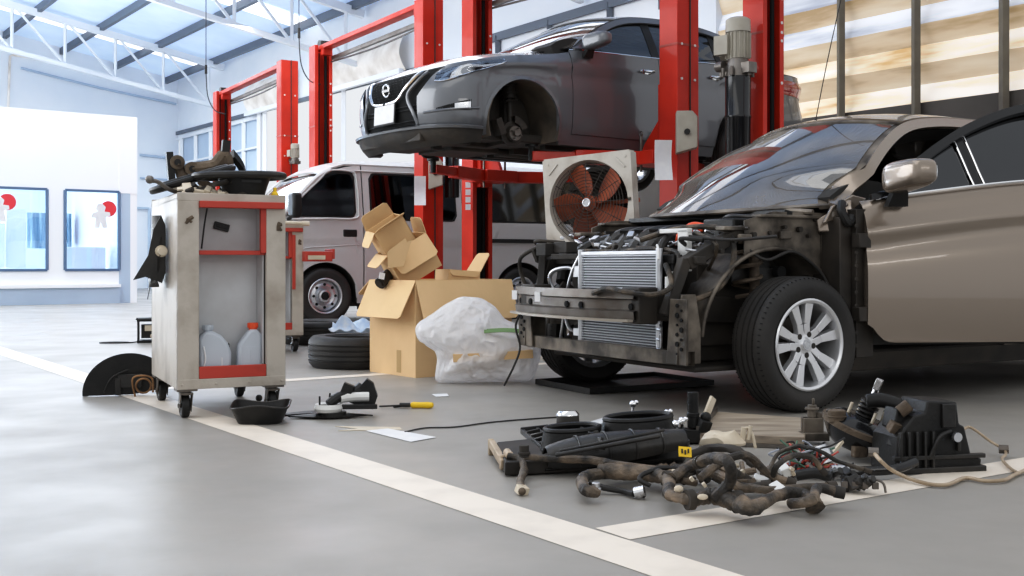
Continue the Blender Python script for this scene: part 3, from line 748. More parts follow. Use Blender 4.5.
    mb.bar((-.5,-.45,.19),(-3.3,-.45,.19),.08,.06); mb.bar((-.5,.45,.19),(-3.3,.45,.19),.08,.06); mb.build('floor_pan',M['under'],r)
    mb=MB(); mb.grid(lambda u,v: V((-.50-.42*u,-.70+1.4*v,.965-.10*(2*u-1)**2-.08*u)),8,10,.2); mb.build('dashboard',M['seat'],r)
    for y in (-.36,.36):
        mb=MB(); mb.box((-1.35,y,.48),(.5,.48,.16)); mb.box((-1.66,y,.80),(.14,.46,.62),(0,-.30,0)); mb.box((-1.78,y,1.16),(.09,.25,.17),(0,-.2,0)); mb.build('front_seat',M['seat'],r,.04)
    mb=MB(); mb.box((-2.3,0,.50),(.5,1.25,.16)); mb.box((-2.68,0,.82),(.14,1.25,.56),(0,-.35,0)); mb.build('rear_seat',M['seat'],r,.04)
    c=V((-.98,.36,.88)); mb=MB(); mb.ring(c,(-.9,0,.42),.18,.014,28,8); mb.bar(c-V((0,.17,0)),c+V((0,.17,0)),.03,.03); mb.bar(c,c+V((.3,0,-.15)),.05,.05); mb.build('steering_wheel',M['black'],r)
def mirror(parent,p,m,sg=1,s=1.0):
    x,y,z=p; mb=MB()
    c=V((x,y+.11*s,z+.085*s))
    def shell(u,v,k=1.0,dx=0):
        a=2*PI*u; t=PI*v; e=.55; f=lambda q:math.copysign(abs(q)**e,q)
        yy=.125*s*k*f(math.sin(t))*f(math.cos(a)); zz=.066*s*k*f(math.sin(t))*f(math.sin(a)); xx=.06*s*f(math.cos(t))
        return c+V((xx+dx-.25*yy*(1),yy,zz*(1-.9*yy)+.10*yy))
    mb.grid(lambda u,v:shell(u,v),32,16); mb.build('mirror_housing',m,parent,ang=70)
    mb=MB(); mb.prism([(-.05,-.05),(.05,-.05),(.03,.07),(-.02,.07)],(x,y-.02,z+.0),(1,0,0),(0,.6,1),(0,1,0),.05*s); mb.build('mirror_stalk',M['black'],parent)
    mb=MB(); mb.grid(lambda u,v:shell(u,v,.86,-.015*s),24,12); mb.build('mirror_glass',M['chrome'],parent,ang=70)
# ---------------------------------------------------------------- dark car on the lift
aC1=math.atan2(-.59,-.808)
Z1=1.555
root1=thing('sedan','dark grey sedan raised on a red lift with its front wheel removed','car',(-.467+.085*.808,9.795+.085*.59,Z1),aC1)
S1=Sedan(root1,M['pgrey'],.985,xn=.815)
body_common(S1)
# bonnet
mb=MB()
topn=lambda d: .800-.055*math.sin(math.radians(d))**1.3
def bnd(k):
    if k<.6:
        x=-.50+.92*(k/.6); z=S1.shoulder(x); return S1.side(x,z)
    d=90*(k-.6)/.4; return S1.nose(math.radians(d),topn(d))
def hood(u,v):
    s_=2*v-1; b=bnd(u); xc=-.28+(S1.nosex(.745)+.28)*(u**.95); zc=.995-.25*(u**2.1)
    cz=V((xc,0,zc)); q=abs(s_)
    e=V((b.x,b.y*(1 if s_>0 else -1),b.z)); p=cz.lerp(e,q); 
    p.z=zc+(b.z-zc)*q**2.2 + .012*math.exp(-((q-.72)/.10)**2)*(1-u)
    return p
mb.grid(hood,36,28,.012); mb.build('bonnet',M['pgrey'],root1,ang=60)
# bumper skin and openings
def vx(d): return d
S1.npatch('bumper_skin',0,44,lambda d:.245,topn,M['pgrey'],0,22,20,mirror=True)
S1.npatch('bumper_corner',44,62,lambda d:.245,lambda d:.52+.005*(d-44)*0+.18*(1-(d-44)/18)**.6*0+ (topn(d)-.52)*(1-((d-44)/18)),M['pgrey'],0,12,12,mirror=True)
S1.npatch('splitter',0,90,lambda d:.150,lambda d:.252+.015*math.sin(math.radians(d)),M['under'],.012,30,5,mirror=True,thick=.05)
S1.npatch('splitter_edge',0,90,lambda d:.248+.015*math.sin(math.radians(d)),lambda d:.268+.015*math.sin(math.radians(d)),M['pgrey'],.034,30,2,mirror=True,thick=.05)
# dark grille core: lower intake + upper mesh
S1.npatch('grille_core',44,90,.26,lambda d: topn(d)-.008,M['hole'],-.03,20,10,mirror=True,thick=.006)
mb=MB()
for i in range(13):
    for j in range(9):
        y=-.30+.05*i+(.025 if j%2 else 0); z=.50+.026*j
        if abs(y)<(z-.38)*1.15:
            ph=math.acos(min(1,(abs(y)/.85)**(1/.8))); q=S1.nose(ph,z,-.008); 
            mb.ring(V((q.x,y,z)),(1,0,0),.014,.003,6,4)
mb.build('grille_mesh',M['black'],root1)
mb=MB()
for z in (.30,.33,.42,.45): mb.tube([S1.nose(math.radians(d),z,-.012)  for d in (56,66,78,90)],.005,6,2); mb.tube([(lambda q:V((q.x,-q.y,q.z)))(S1.nose(math.radians(d),z,-.012))  for d in (56,66,78,90)],.005,6,2)
mb.build('intake_bars',M['black'],root1)
mb=MB()
def nz(y,z,off=.01):
    ph=math.acos(min(1,(abs(y)/S1.ys(.42,z))**(1/.8))); q=S1.nose(ph,z,off); return V((q.x,math.copysign(abs(y),y) if y else 0,z))
for sg in (1,-1):
    pts=[nz(sg*.42,.735),nz(sg*.38,.70),nz(sg*.30,.61),nz(sg*.23,.535),nz(sg*.16,.505),nz(sg*.02,.495)]
    mb.tube(pts,lambda t:.017-.006*t,8,5)
o=mb.build('grille_v_trim',M['chrome'],root1)
mb=MB()
for sg in (1,-1): mb.tube([nz(sg*.50,.72),nz(sg*.46,.68),nz(sg*.36,.575),nz(sg*.345,.50),nz(sg*.40,.40),nz(sg*.43,.30),nz(sg*.40,.27)],.016,8,5)
mb.build('grille_frame',M['pgrey'],root1)
# emblem: ring with a bar
e=nz(0,.615,.0); mb=MB(); mb.ring(e+V((.014,0,0)),(1,0,-.12),.050,.0085,28,8); mb.box(e+V((.016,0,0)),(.012,.125,.022)); mb.build('emblem',M['chrome'],root1)
e=nz(0,.41,.0); mb=MB(); mb.box(e+V((.02,0,0)),(.008,.33,.155),(0,-.05,0)); pl=mb.build('number_plate',M['paper'],root1,.003)
mb=MB(); mb.box(e+V((.012,0,0)),(.012,.35,.175),(0,-.05,0)); mb.build('plate_frame',M['black'],pl)
# headlamps: swept wedge on each corner
def lampz(d): # bottom/top of lamp versus angle on the nose
    return
for sg in (1,-1):
    def lp(off,sh):
        def f(u,v):
            # outline from inner (u=0, near grille) to outer tip on the fender (u=1)
            if u<.62: d=47*(1-u/.62); 
            zt_=.720+.120*u**1.1; zb_=.605+.200*u**1.15
            if u<.12: zb_=zb_+(.05)*(1-u/.12)*.5
            zz=(zb_+sh)+(zt_-sh-zb_-sh)*v
            if u<.62: q=S1.nose(math.radians(max(0.0,47*(1-u/.62))),zz,off)
            else: 
                x=.42-.22*(u-.62)/.38; q=S1.side(x,zz,off)
            return V((q.x,q.y*sg,q.z))
        return f
    mb=MB(); mb.grid(lp(.003,0),26,6,.01); hl=mb.build('headlamp',M['black'],root1,ang=60)
    mb=MB(); g=lp(.008,.014)
    mb.grid(lambda u,v: g(.06+.34*u,v),8,4,.01); mb.grid(lambda u,v: g(.46+.40*u,v),8,4,.01); mb.build('lamp_reflector',M['lampin'],hl,ang=60)
    mb=MB(); g=lp(.016,.0); mb.grid(g,26,6,.004); mb.build('lamp_lens',M['lampg'],hl,ang=60)
    mb=MB(); g=lp(.018,.0); mb.tube([g(u/12,.0) for u in range(13)],.006,6,2); mb.build('lamp_strip',M['chrome'],hl)
    # fog lamp recess and lamp
    def fg(a,b,z0,z1,off,tap):
        def f(u,v):
            d=a+(b-a)*u; h=(z1-z0)*(1-tap*u); q=S1.nose(math.radians(d),z0+h*v+.02*u*0,off); return V((q.x,q.y*sg,q.z))
        return f
    mb=MB(); mb.grid(fg(9,44,.385,.475,.004,.75),14,5,.006); fo=mb.build('fog_lamp_recess',M['hole'],root1)
    mb=MB(); mb.grid(fg(10,26,.398,.455,.010,.3),8,4,.008); mb.build('fog_lamp',M['lampin'],fo)
    mb=MB(); mb.tube([(lambda q:V((q.x,q.y*sg,q.z)))(S1.nose(math.radians(d),.385+.0018*(44-d)*.3,.008)) for d in (2,12,24,36,48,56)],.012,8,4); mb.build('bumper_crease',M['pgrey'],root1)
    # arch lip, inner liner, hub without wheel
    mb=MB(); mb.grid(lambda u,v: S1.side(.0+(.365+.03*v)*math.cos(-.30+u*(PI+.6)),.315+(.365+.03*v)*math.sin(-.30+u*(PI+.6)) if .315+(.365+.03*v)*math.sin(-.30+u*(PI+.6))>.19 else .19,.008-.006*v,sg),40,2,.014 if sg>0 else -.014); mb.build('wheel_arch_lip',M['pgrey'],root1)
    mb=MB()
    mb.grid(lambda u,v: V((.0+(.368+.01*v)*math.cos(-.35+u*(PI+.7)),sg*(.855-.42*v),.315+(.368+.02*v)*math.sin(-.35+u*(PI+.7))+.004*math.sin(u*60))),60,8,.006)
    mb.build('wheel_arch_liner',M['liner'],root1,ang=50)
    mb=MB(); mb.b2((-.37,sg*.42,.21),(.37,sg*.435,.72)); mb.box((-.1,sg*.47,.46),(.12,.08,.42)); mb.box((.18,sg*.46,.5),(.12,.06,.2)); mb.build('inner_wall',M['under'],root1)
    mb=MB(); c=V((.0,sg*.66,.245))
    mb.cyl(c,c+V((0,sg*.022,0)),.105,n=40); mb.cyl(c+V((0,sg*.02,0)),c+V((0,sg*.06,0)),.07,.066,n=24); hub=mb.build('brake_disc',M['framed'],root1)
    mb=MB(); mb.cyl(c+V((0,sg*.06,0)),c+V((0,sg*.068,0)),.062,n=24); mb.cyl(c+V((0,sg*.06,0)),c+V((0,sg*.095,0)),.026,n=16)
    for k in range(4): a=k*PI/2+.4; mb.cyl(c+V((.045*math.cos(a),sg*.06,.045*math.sin(a))),c+V((.045*math.cos(a),sg*.10,.045*math.sin(a))),.007,n=8)
    mb.build('hub',M['steel'],hub,.002)
    mb=MB(); mb.lathe([(.09,-.03),(.15,-.03),(.15,.05),(.09,.05)],c,(0,1,0),14,0.4 if sg>0 else .4,1.5,closed=True); mb.box(c+V((.14,sg*.01,.05)),(.06,.10,.14),(0,.4,0)); mb.build('brake_caliper',M['under'],root1)
    mb=MB(); mb.cyl(c+V((-.02,-sg*.03,.05)),(-.04,sg*.56,.72),.028,n=14); mb.cyl((-.035,sg*.59,.55),(-.04,sg*.56,.74),.055,n=16); 
    mb.tube([V((-.035+.075*math.cos(k*.7),sg*.58+.07*math.sin(k*.7),.52+.0075*k)) for k in range(28)],.007,6,1)
    mb.bar(c+V((0,-sg*.05,-.06)),(.0,sg*.30,.17),.10,.04); mb.tube([c+V((.1,-sg*.06,0)),(.16,sg*.4,.22),(.14,sg*.2,.24)],.014,8); mb.tube([c,(0,sg*.4,.27),(0,sg*.15,.3)],.03,8)
    mb.build('suspension_strut',M['framed'],root1)
mirror(root1,(-.68,.87,.985),M['pgrey'])
mirror(root1,(-.68,-1.02,.985),M['pgrey'])
# underside
mb=MB(); mb.b2((-.42,-.62,.19),(.42,.62,.26)); mb.b2((.30,-.5,.15),(.80,.5,.22)); mb.box((.10,0,.20),(.5,.55,.16)); mb.box((.15,.18,.30),(.35,.4,.3)); mb.cyl((.05,-.1,.13),(.05,-.1,.22),.09,n=18)
mb.tube([(.0,0,.2),(-.5,.05,.15),(-1.2,.02,.15),(-2.2,.1,.16),(-2.8,.4,.18),(-3.5,.45,.2)],.035,8); mb.box((-1.9,.1,.14),(.5,.22,.10)); mb.box((.55,.35,.13),(.09,.05,.06))
mb.build('underbody',M['under'],root1,.01)
for sg in (1,-1):
    car_wheel(root1,'rear_wheel',(-2.66,sg*.77,.25),sg)
# ================================================================ BRONZE CAR (front stripped)
aC2=math.radians(210)
root2=thing('sedan','bronze sedan on the floor with stripped open front end and door ajar','car',(.89,5.885,0),aC2)
S2=Sedan(root2,M['pbrown'],.975,wb=-.37,wt=-1.06,rx0=-.37)
S2.rail=interp([(-.34,.960),(-.47,1.062),(-.66,1.225),(-.88,1.37),(-1.08,1.455),(-1.35,1.495),(-1.7,1.50),(-2.1,1.485),(-2.45,1.42),(-2.75,1.33),(-3.0,1.22),(-3.22,1.11)])
_nb=len(bpy.data.objects)
body_common(S2,hood=False,nose=False,open_near=True)
# near front door, hinged open
dh=bpy.data.objects.new('front_door',None); COL.objects.link(dh); dh.parent=root2
hx,hy=-.50,S2.ys(-.50,.6)
dh.location=(hx+.028,hy+.008,0); dh.rotation_euler=(0,0,math.radians(-25)); dh['label']='door standing ajar'
def dp(name,xa,xb,bot,top,m,off=0,nu=24,nv=14,thick=.012,par=None,slant=None):
    mb=MB()
    def f(u,v):
        A,B=(slant(v) if slant else (xa,xb)); x=A+(B-A)*u
        b=bot(x) if callable(bot) else bot; t=top(x) if callable(top) else top
        q=S2.side(x,b+(t-b)*v,off); return V((q.x-hx,q.y-hy,q.z))
    mb.grid(f,nu,nv,thick); return mb.build(name,m,par or dh,ang=50)
dbot=lambda x: .315+.09*math.exp(-((x+.50)/.06)**2)
dbelt=interp([(-.5,1.0),(-.9,1.055),(-1.3,1.10),(-1.62,1.115)])
_b2=S2.belt; S2.belt=dbelt
dp('door_skin',-.50,-1.60,dbot,lambda x:S2.belt(x)+.012,M['pbrown'],0,40,26,.05)
drail=interp([(-.54,1.01),(-.64,1.06),(-.76,1.185),(-1.0,1.345),(-1.2,1.44),(-1.4,1.505),(-1.62,1.535)])
def dfr(u,v):
    x=-.54-1.06*u; z=drail(x); q=S2.side(x,z-.045*v*math.sqrt(1+((drail(x-.02)-drail(x+.02))/.04)**2)*.9,.0); q.z=max(q.z,S2.belt(x)+.01); return V((q.x-hx,q.y-hy,q.z))
mb=MB(); mb.grid(dfr,40,3,.03); fr=mb.build('window_frame',M['blackg'],dh,ang=50)
mb=MB(); mb.tube([dfr(i/20,.02)+V((0,.003,.003)) for i in range(21)],.006,6,1); mb.tube([V((x-hx,S2.ys(x,S2.belt(x))-hy+.006,S2.belt(x)+.012)) for x in [-.56-.065*i for i in range(17)]],.007,6,1); mb.build('window_trim',M['chrome'],dh)
dg=lambda x: max(S2.belt(x)+.014,drail(x)-.04*math.sqrt(1+((drail(x-.02)-drail(x+.02))/.04)**2))
dp('window_glass',-1.10,-1.60,lambda x:S2.belt(x)+.012,dg,M['sglass'],-.012,20,8,.004)
dp('quarter_glass',-.60,-1.06,lambda x:S2.belt(x)+.012,dg,M['sglass'],-.012,10,5,.004)
dp('divider_bar',-1.05,-1.11,lambda x:S2.belt(x)+.012,dg,M['blackg'],-.004,3,6,.01,slant=lambda v:(-1.08+.05*v,-1.13+.05*v))
for q in (-1.075,-1.13):
    mb=MB(); mb.tube([V((q+.05*v-hx,S2.ys(q+.05*v,dbelt(q)+.012+v*(dg(q)-dbelt(q)))-hy+.002,dbelt(q)+.012+v*(dg(q)-dbelt(q)))) for v in (0,.25,.5,.75,1)],.0045,6,2); mb.build('window_trim',M['chrome'],dh)
dp('door_lining',-.54,-1.58,.30,lambda x:S2.belt(x),M['seat'],-.07,8,8,.02)
mirror(dh,(-.14,.02,1.03),M['pbrown'],1,1.1)
S2.belt=_b2
# black strip for headlining and the painted-in darkness of the door opening
mb=MB(); 
mb.grid(lambda u,v: (lambda q: V((q.x,q.y-.02-.05*v,q.z-.05*v)))(S2.side(-.50-1.05*u,S2.rail(-.50-1.05*u)-.05)),20,2,.01); mb.build('dark_opening_edge',M['black'],root2)
# hinge pillar and lower screen corner
mb=MB(); mb.b2((-.56,.70,.24),(-.44,.83,.97)); mb.b2((-.44,.62,.30),(-.36,.80,.93))
for z in (.42,.78): mb.b2((-.50,.82,z),(-.42,.87,z+.07))
for k in range(10): mb.cyl((-.43,.835,.30+.065*k),(-.43,.842,.30+.065*k),.012,n=8)
mb.build('hinge_pillar',M['framed'],root2,.008)
mb=MB(); mb.grid(lambda u,v: V((-.46+.14*v,.80-.10*v-.02*u,.86+.16*u-.10*v*u)),4,4,.02); mb.prism([(-.60,1.03),(-.44,.93),(-.30,.90),(-.36,.985),(-.50,1.045)],(0,.735,0),(1,0,0),(0,0,1),(0,1,0),.02); mb.build('pillar_foot',M['pbrown'],root2,.006)
mb=MB(); mb.tube([(-.40,.775,1.0),(-.37,.80,.96),(-.40,.815,.90),(-.44,.80,.93)],.022,8); mb.build('hinge_grommet',M['black'],root2)
# inner wing panel with rounded wheel opening, standing at y=.60-.70
def inner(sg):
    mb=MB(); r=.455; ox=-.06
    def f(u,v):
        x=.12-.56*u; d=r*r-(x-ox)**2; b=.315+math.sqrt(d) if d>0 else .33
        b=min(b,.90); t=.955-.10*max(0,(x+.05))/.40-.03*max(0,x)
        return V((x,sg*(.66+.035*math.sin(u*9)*.3-.05*max(0,x)*1.5),b+(t-b)*v))
    mb.grid(f,36,12,.008*sg)
    # rounded house over the wheel
    mb.grid(lambda u,v: V((ox+(.455-.05*v)*math.cos(.1+u*(PI-.25)),sg*(.665-.24*v),.315+(.455+.02*math.sin(v*PI/2))*math.sin(.1+u*(PI-.25)))),30,8,.006)
    o=mb.build('inner_wing',M['frame'],root2,ang=50)
    mb=MB(); mb.tube([V((ox+.46*math.cos(a),sg*.672,.315+.46*math.sin(a))) for a in [.1+k*.12 for k in range(24)]],.011,6,1); 
    mb.b2((-.42,sg*.62,.925),(.05,sg*.69,.94)); mb.b2((.10,sg*.58,.86),(.24,sg*.65,.88)); mb.build('wing_flange',M['frame'],o,.004)
    mb=MB()
    for (x,z,r_) in ((-.36,.86,.016),(-.28,.84,.010),(-.22,.87,.014),(-.02,.85,.010),(.08,.84,.013),(.2,.81,.010),(-.40,.74,.016),(.28,.76,.012),(-.32,.92,.01),(.12,.87,.008),(-.12,.88,.009)):
        mb.cyl((x,sg*.66,z),(x,sg*.682,z),r_,n=12)
    mb.build('panel_holes',M['framed'],o)
    mb=MB()
    for (x,z,w,h) in ((-.38,.80,.04,.16),(-.12,.84,.07,.04),(.14,.83,.08,.025)): mb.box((x,sg*.676,z),(w,.02,h))
    mb.build('pressings',M['frame'],o,.006)
inner(1); inner(-1)
# spring and strut inside the arch
for sg in (1,-1):
    mb=MB(); mb.tube([V((.04+.068*math.cos(k*.55),sg*.58+.068*math.sin(k*.55),.54+.0062*k)) for k in range(46)],.011,6,1); mb.cyl((.02,sg*.62,.36),(.0,sg*.58,.86),.026,n=12); mb.cyl((0,sg*.585,.80),(0,sg*.58,.88),.08,n=20)
    mb.build('coil_spring',M['rust'],root2)
    mb=MB(); mb.bar((0,sg*.30,.20),(0,sg*.66,.20),.12,.04); mb.tube([(0,sg*.2,.32),(0,sg*.66,.315)],.028,8,1); mb.build('lower_arm',M['framed'],root2)
    mb=MB(); mb.cyl((-.17,sg*.40,.66),(-.17,sg*.60,.66),.030,n=16); mb.build('body_hole',M['hole'],root2)
    # frame rail out to the crash beam
    mb=MB(); mb.bar((-.40,sg*.47,.45),(.60,sg*.47,.50),.10,.13); mb.b2((.55,sg*.40,.42),(.66,sg*.54,.59)); mb.build('frame_rail',M['framed'],root2,.006)
    # upper rail from shock tower to lamp mount
    mb=MB(); mb.bar((.10,sg*.60,.86),(.44,sg*.60,.70),.07,.06); mb.bar((.44,sg*.60,.72),(.54,sg*.58,.46),.06,.05); mb.build('upper_rail',M['under'],root2,.005)
    # radiator support side plate, with holes
    mb=MB(); mb.prism([(.42,.24),(.56,.24),(.55,.38),(.53,.56),(.45,.56),(.42,.40)],(0,sg*.68,0),(1,0,0),(0,0,1),(0,1,0),.012); mb.prism([(-.06,0),(.09,0),(.09,.30),(-.03,.30)],(.54,sg*.66,.24),(0,sg*1,0),(0,0,1),(1,0,0),.012)
    o=mb.build('support_side_plate',M['frame'],root2,.003)
    mb=MB()
    for k in range(11): mb.cyl((.552,sg*(.685+.03*(k%2)),.29+.022*k),(.558,sg*(.685+.03*(k%2)),.29+.022*k),.006+.003*(k%3),n=8)
    mb.build('plate_holes',M['hole'],o)
# crash beam with shaped channel
mb=MB()
sec=[(0,-.07),(.045,-.07),(.05,-.03),(.02,-.022),(.02,.022),(.05,.03),(.045,.07),(0,.07)]
def beam(u,v):
    y=-.62+1.14*u; x=.70-.10*(y/.62)**2; i=v*len(sec); k=int(i)%len(sec); return V((x+sec[k][0],y,.508+sec[k][1]))
mb.grid(beam,28,8); 
o=mb.build('crash_beam',M['steel'],root2,ang=30)
mb=MB(); mb.grid(lambda u,v: (lambda q: V((q.x+.052+.03*v,q.y,.43+.0*v)))(beam(u,0)),28,1,.012); mb.build('beam_lower_lip',mat('pale_steel_edge',(.36,.32,.27),.45,.4),o)
mb=MB()
for y in (-.57,-.40,.02,.14,.48): mb.cyl((.70-.1*(y/.62)**2+.02,y,.50),(.70-.1*(y/.62)**2+.028,y,.50),.016,n=12)
mb.build('beam_holes',M['hole'],o)
mb=MB()
for y in (-.59,-.22): mb.box((.70-.1*(y/.62)**2+.06,y,.53),(.006,.035,.05),(0,0,.4))
mb.build('paper_tag',M['paper'],o)
# lower cross member and centre lock
mb=MB(); mb.grid(lambda u,v: V((.48+.02*math.sin(PI*u)+(.0,.05,.05,.0,.0)[int(round(v*4))],-.70+1.42*u,(.30,.30,.235,.235,.30)[int(round(v*4))]-.0*u)),20,4)
mb.build('lower_crossmember',M['frame'],root2,ang=30)
mb=MB(); mb.b2((.36,-.66,.70),(.42,.66,.735)); mb.b2((.40,-.02,.28),(.42,.02,.72)); mb.box((.46,-.30,.74),(.1,.28,.03),(0,0,.2)); mb.box((.45,.12,.75),(.05,.3,.03)); mb.build('upper_tie_bar',M['under'],root2,.004)
# condenser and radiator
mb=MB(); yA,yB,zA,zB,xc=-.20,.47,.285,.755,.49
mb.cyl((xc,yA,zA-.01),(xc,yA,zB+.02),.017,n=14); mb.cyl((xc,yB,zA-.01),(xc,yB,zB+.02),.017,n=14); mb.bar((xc,yA,zB),(xc,yB,zB),.02,.018); mb.bar((xc,yA,zA),(xc,yB,zA),.02,.018)
mb.box((xc,yA-.03,.66),(.03,.05,.06)); mb.box((xc,yA-.03,.34),(.03,.05,.04)); cd=mb.build('condenser',M['alu'],root2,.002)
mb=MB()
for k in range(34):
    z=zA+.014+(zB-zA-.028)*k/33; mb.box((xc,(yA+yB)/2,z),(.016,yB-yA-.02,.0055))
mb.build('cooling_tubes',M['rad'],cd)
mb=MB(); mb.box((xc-.012,(yA+yB)/2,(zA+zB)/2),(.006,yB-yA-.02,zB-zA-.02)); mb.build('fin_core',M['radd'],cd)
mb=MB(); mb.b2((.42,-.30,.26),(.45,.52,.72)); mb.b2((.405,-.34,.70),(.46,.54,.745)); mb.build('radiator',M['black'],root2,.004)
mb=MB()
for (z0,k) in ((.36,0),(.42,1),(.36,2)): mb.tube([(xc+.02,yB+.01,.30+.045*k),(xc+.03,yB+.05,.30+.045*k),(xc+.03,yB+.055,.36+.02*k),(xc+.01,yB+.02,.37+.02*k)],.006,6,4)
mb.tube([(xc,yA-.05,.66),(xc+.02,yA-.10,.68),(xc+.05,yA-.20,.66),(xc+.05,yA-.23,.60),(xc,yA-.20,.50)],.011,8); mb.tube([(xc,yA-.05,.34),(xc+.02,yA-.09,.36),(xc+.02,yA-.12,.44),(xc-.02,yA-.12,.55)],.009,8)
mb.tube([(xc,yA-.02,.74),(xc+.02,yA-.09,.60),(xc+.0,yA-.20,.30)],.008,8)
mb.build('refrigerant_pipes',M['alu'],root2)
mb=MB(); mb.cyl((xc-.01,yB+.075,.50),(xc-.01,yB+.075,.64),.028,n=16); mb.cyl((xc-.01,yB+.075,.64),(xc-.01,yB+.075,.665),.018,n=12); mb.build('receiver_bottle',M['whitep'],root2)
# engine and everything around it
mb=MB(); mb.box((.05,-.12,.55),(.55,.62,.45)); mb.box((.05,.30,.50),(.42,.34,.40)); mb.cyl((.30,-.38,.5),(.30,-.30,.5),.12,n=20); mb.box((.33,.0,.55),(.12,.5,.25)); 
random.seed(5)
for k in range(70):
    x=random.uniform(-.30,.42); y=random.uniform(-.58,.56); z=random.uniform(.50,.80)-abs(x)*.1
    if random.random()<.5: mb.box((x,y,z),(random.uniform(.03,.11),random.uniform(.03,.12),random.uniform(.03,.10)),(random.uniform(-.4,.4),random.uniform(-.4,.4),random.uniform(0,3)))
    else: 
        d=V((random.uniform(-1,1),random.uniform(-1,1),random.uniform(-.4,.6))).normalized()*random.uniform(.03,.08); mb.cyl(V((x,y,z))-d,V((x,y,z))+d,random.uniform(.014,.034),n=10)
mb.build('engine_block',M['under'],root2,.004)
mb=MB()
for i in range(4):
    y=-.30+.13*i
    mb.tube([(.30,y,.72),(.20,y,.83),(.05,y,.865),(-.12,y,.83)],.045,10,5)
mb.box((-.02,-.12,.84),(.30,.55,.05)); mb.box((.12,-.12,.80),(.28,.50,.06)); mb.box((-.2,-.1,.83),(.2,.6,.08)); mb.build('intake_manifold',M['blackd'],root2,.012)
mb=MB(); 
for i in range(4): mb.box((.16,-.31+.13*i,.872),(.20,.012,.015)); 
mb.box((.02,-.12,.885),(.05,.4,.02)); mb.cyl((.1,-.42,.83),(.1,-.42,.88),.045,n=18); mb.build('engine_cover_ribs',M['black'],root2)
mb=MB(); mb.b2((-.14,.32,.66),(.10,.55,.925)); bt=mb.build('battery',M['black'],root2,.01)
mb=MB(); mb.b2((-.18,.28,.60),(.12,.56,.68)); mb.tube([(-.05,.31,.93),(0.0,.42,.94),(-.05,.56,.93)],.012,8); mb.build('battery_clamp',M['blackd'],bt)
mb=MB(); mb.box((.10,.27,.885),(.07,.09,.035),(0,.2,.5)); mb.tube([(.07,.30,.89),(.10,.24,.90),(.14,.20,.86),(.16,.16,.80)],.016,8); mb.box((.09,.24,.895),(.05,.04,.03)); mb.build('red_terminal_cover',M['orange'],bt,.005)
mb=MB(); mb.box((.36,.50,.765),(.03,.075,.20)); mb.box((.36,.43,.86),(.03,.22,.022)); mb.build('white_bracket',M['whitep'],root2,.004)
mb=MB(); mb.b2((-.30,-.62,.68),(-.05,-.38,.90)); mb.b2((.2,-.60,.60),(.34,-.40,.78)); mb.build('fuse_box',M['blackd'],root2,.02)
mb=MB(); mb.box((-.24,0,.935),(.20,1.30,.03),(0,-.2,0)); mb.box((-.40,0,.78),(.03,1.3,.3)); mb.tube([(-.26,-.65,.95),(-.20,-.3,.975),(-.2,.3,.975),(-.28,.66,.95)],.012,8); mb.build('cowl_panel',M['black'],root2,.006)
mb=MB(); mb.tube([(-.25,-.60,.955),(-.18,-.2,.985),(-.18,.3,.985),(-.28,.70,.955)],.014,8); mb.build('cowl_seal',M['frame'],root2)
def hose(name,pts,r,m): 
    mb=MB(); mb.tube(pts,r,8,6); return mb.build(name,m,root2)
H_=M['rubber']
hose('coolant_hose',[(.46,.40,.70),(.40,.38,.80),(.28,.30,.84),(.20,.18,.80)],.020,H_)
hose('coolant_hose',[(.46,-.28,.36),(.40,-.36,.34),(.30,-.36,.42)],.022,H_)
hose('air_hose',[(.10,-.45,.84),(.22,-.52,.80),(.36,-.54,.70),(.42,-.50,.60)],.035,M['blackd'])
hose('brake_pipe',[(-.30,.40,.93),(-.10,.45,.93),(.02,.58,.90),(.10,.63,.80),(.02,.69,.72),(-.15,.70,.76),(-.32,.71,.66),(-.36,.74,.56)],.008,H_)
hose('wiring_loom',[(.50,.53,.70),(.52,.60,.60),(.62,.60,.56),(.72,.52,.57),(.74,.40,.585),(.74,.28,.56)],.013,M['tape'])
hose('wiring_loom',[(.40,-.55,.75),(.40,-.3,.77),(.40,.0,.765),(.40,.25,.775),(.42,.5,.76),(.46,.58,.70)],.011,M['tape'])
hose('wiring_loom',[(.40,.20,.82),(.30,.35,.87),(.22,.52,.88),(.18,.62,.84),(.2,.66,.70),(.3,.66,.58),(.45,.62,.52)],.014,M['tape'])
hose('wiring_loom',[(.48,.44,.79),(.52,.50,.77),(.54,.53,.72)],.006,M['whitep'])
for k in range(16):
    a=V((random.uniform(-.1,.42),random.uniform(-.55,.55),random.uniform(.74,.86))); b=a+V((random.uniform(-.15,.15),random.uniform(-.22,.22),random.uniform(-.08,.05))); c=b+V((random.uniform(-.12,.12),random.uniform(-.2,.2),random.uniform(-.15,.02)))
    hose('engine_hose',[a,b,c],random.uniform(.006,.016),random.choice([H_,H_,M['steel'],M['tape']]))
mb=MB()
for k in range(26):
    p=V((random.uniform(-.05,.44),random.uniform(-.56,.60),random.uniform(.78,.86))); mb.box(p,(random.uniform(.015,.05),random.uniform(.015,.04),random.uniform(.01,.03)),(0,random.uniform(0,1),random.uniform(0,3)))
    d=V((random.uniform(-1,1),random.uniform(-1,1),.2)).normalized()*.03; p=V((random.uniform(-.05,.44),random.uniform(-.56,.60),random.uniform(.75,.86))); mb.cyl(p-d,p+d,.007,n=8)
mb.build('engine_fittings',M['alu'],root2,.002)
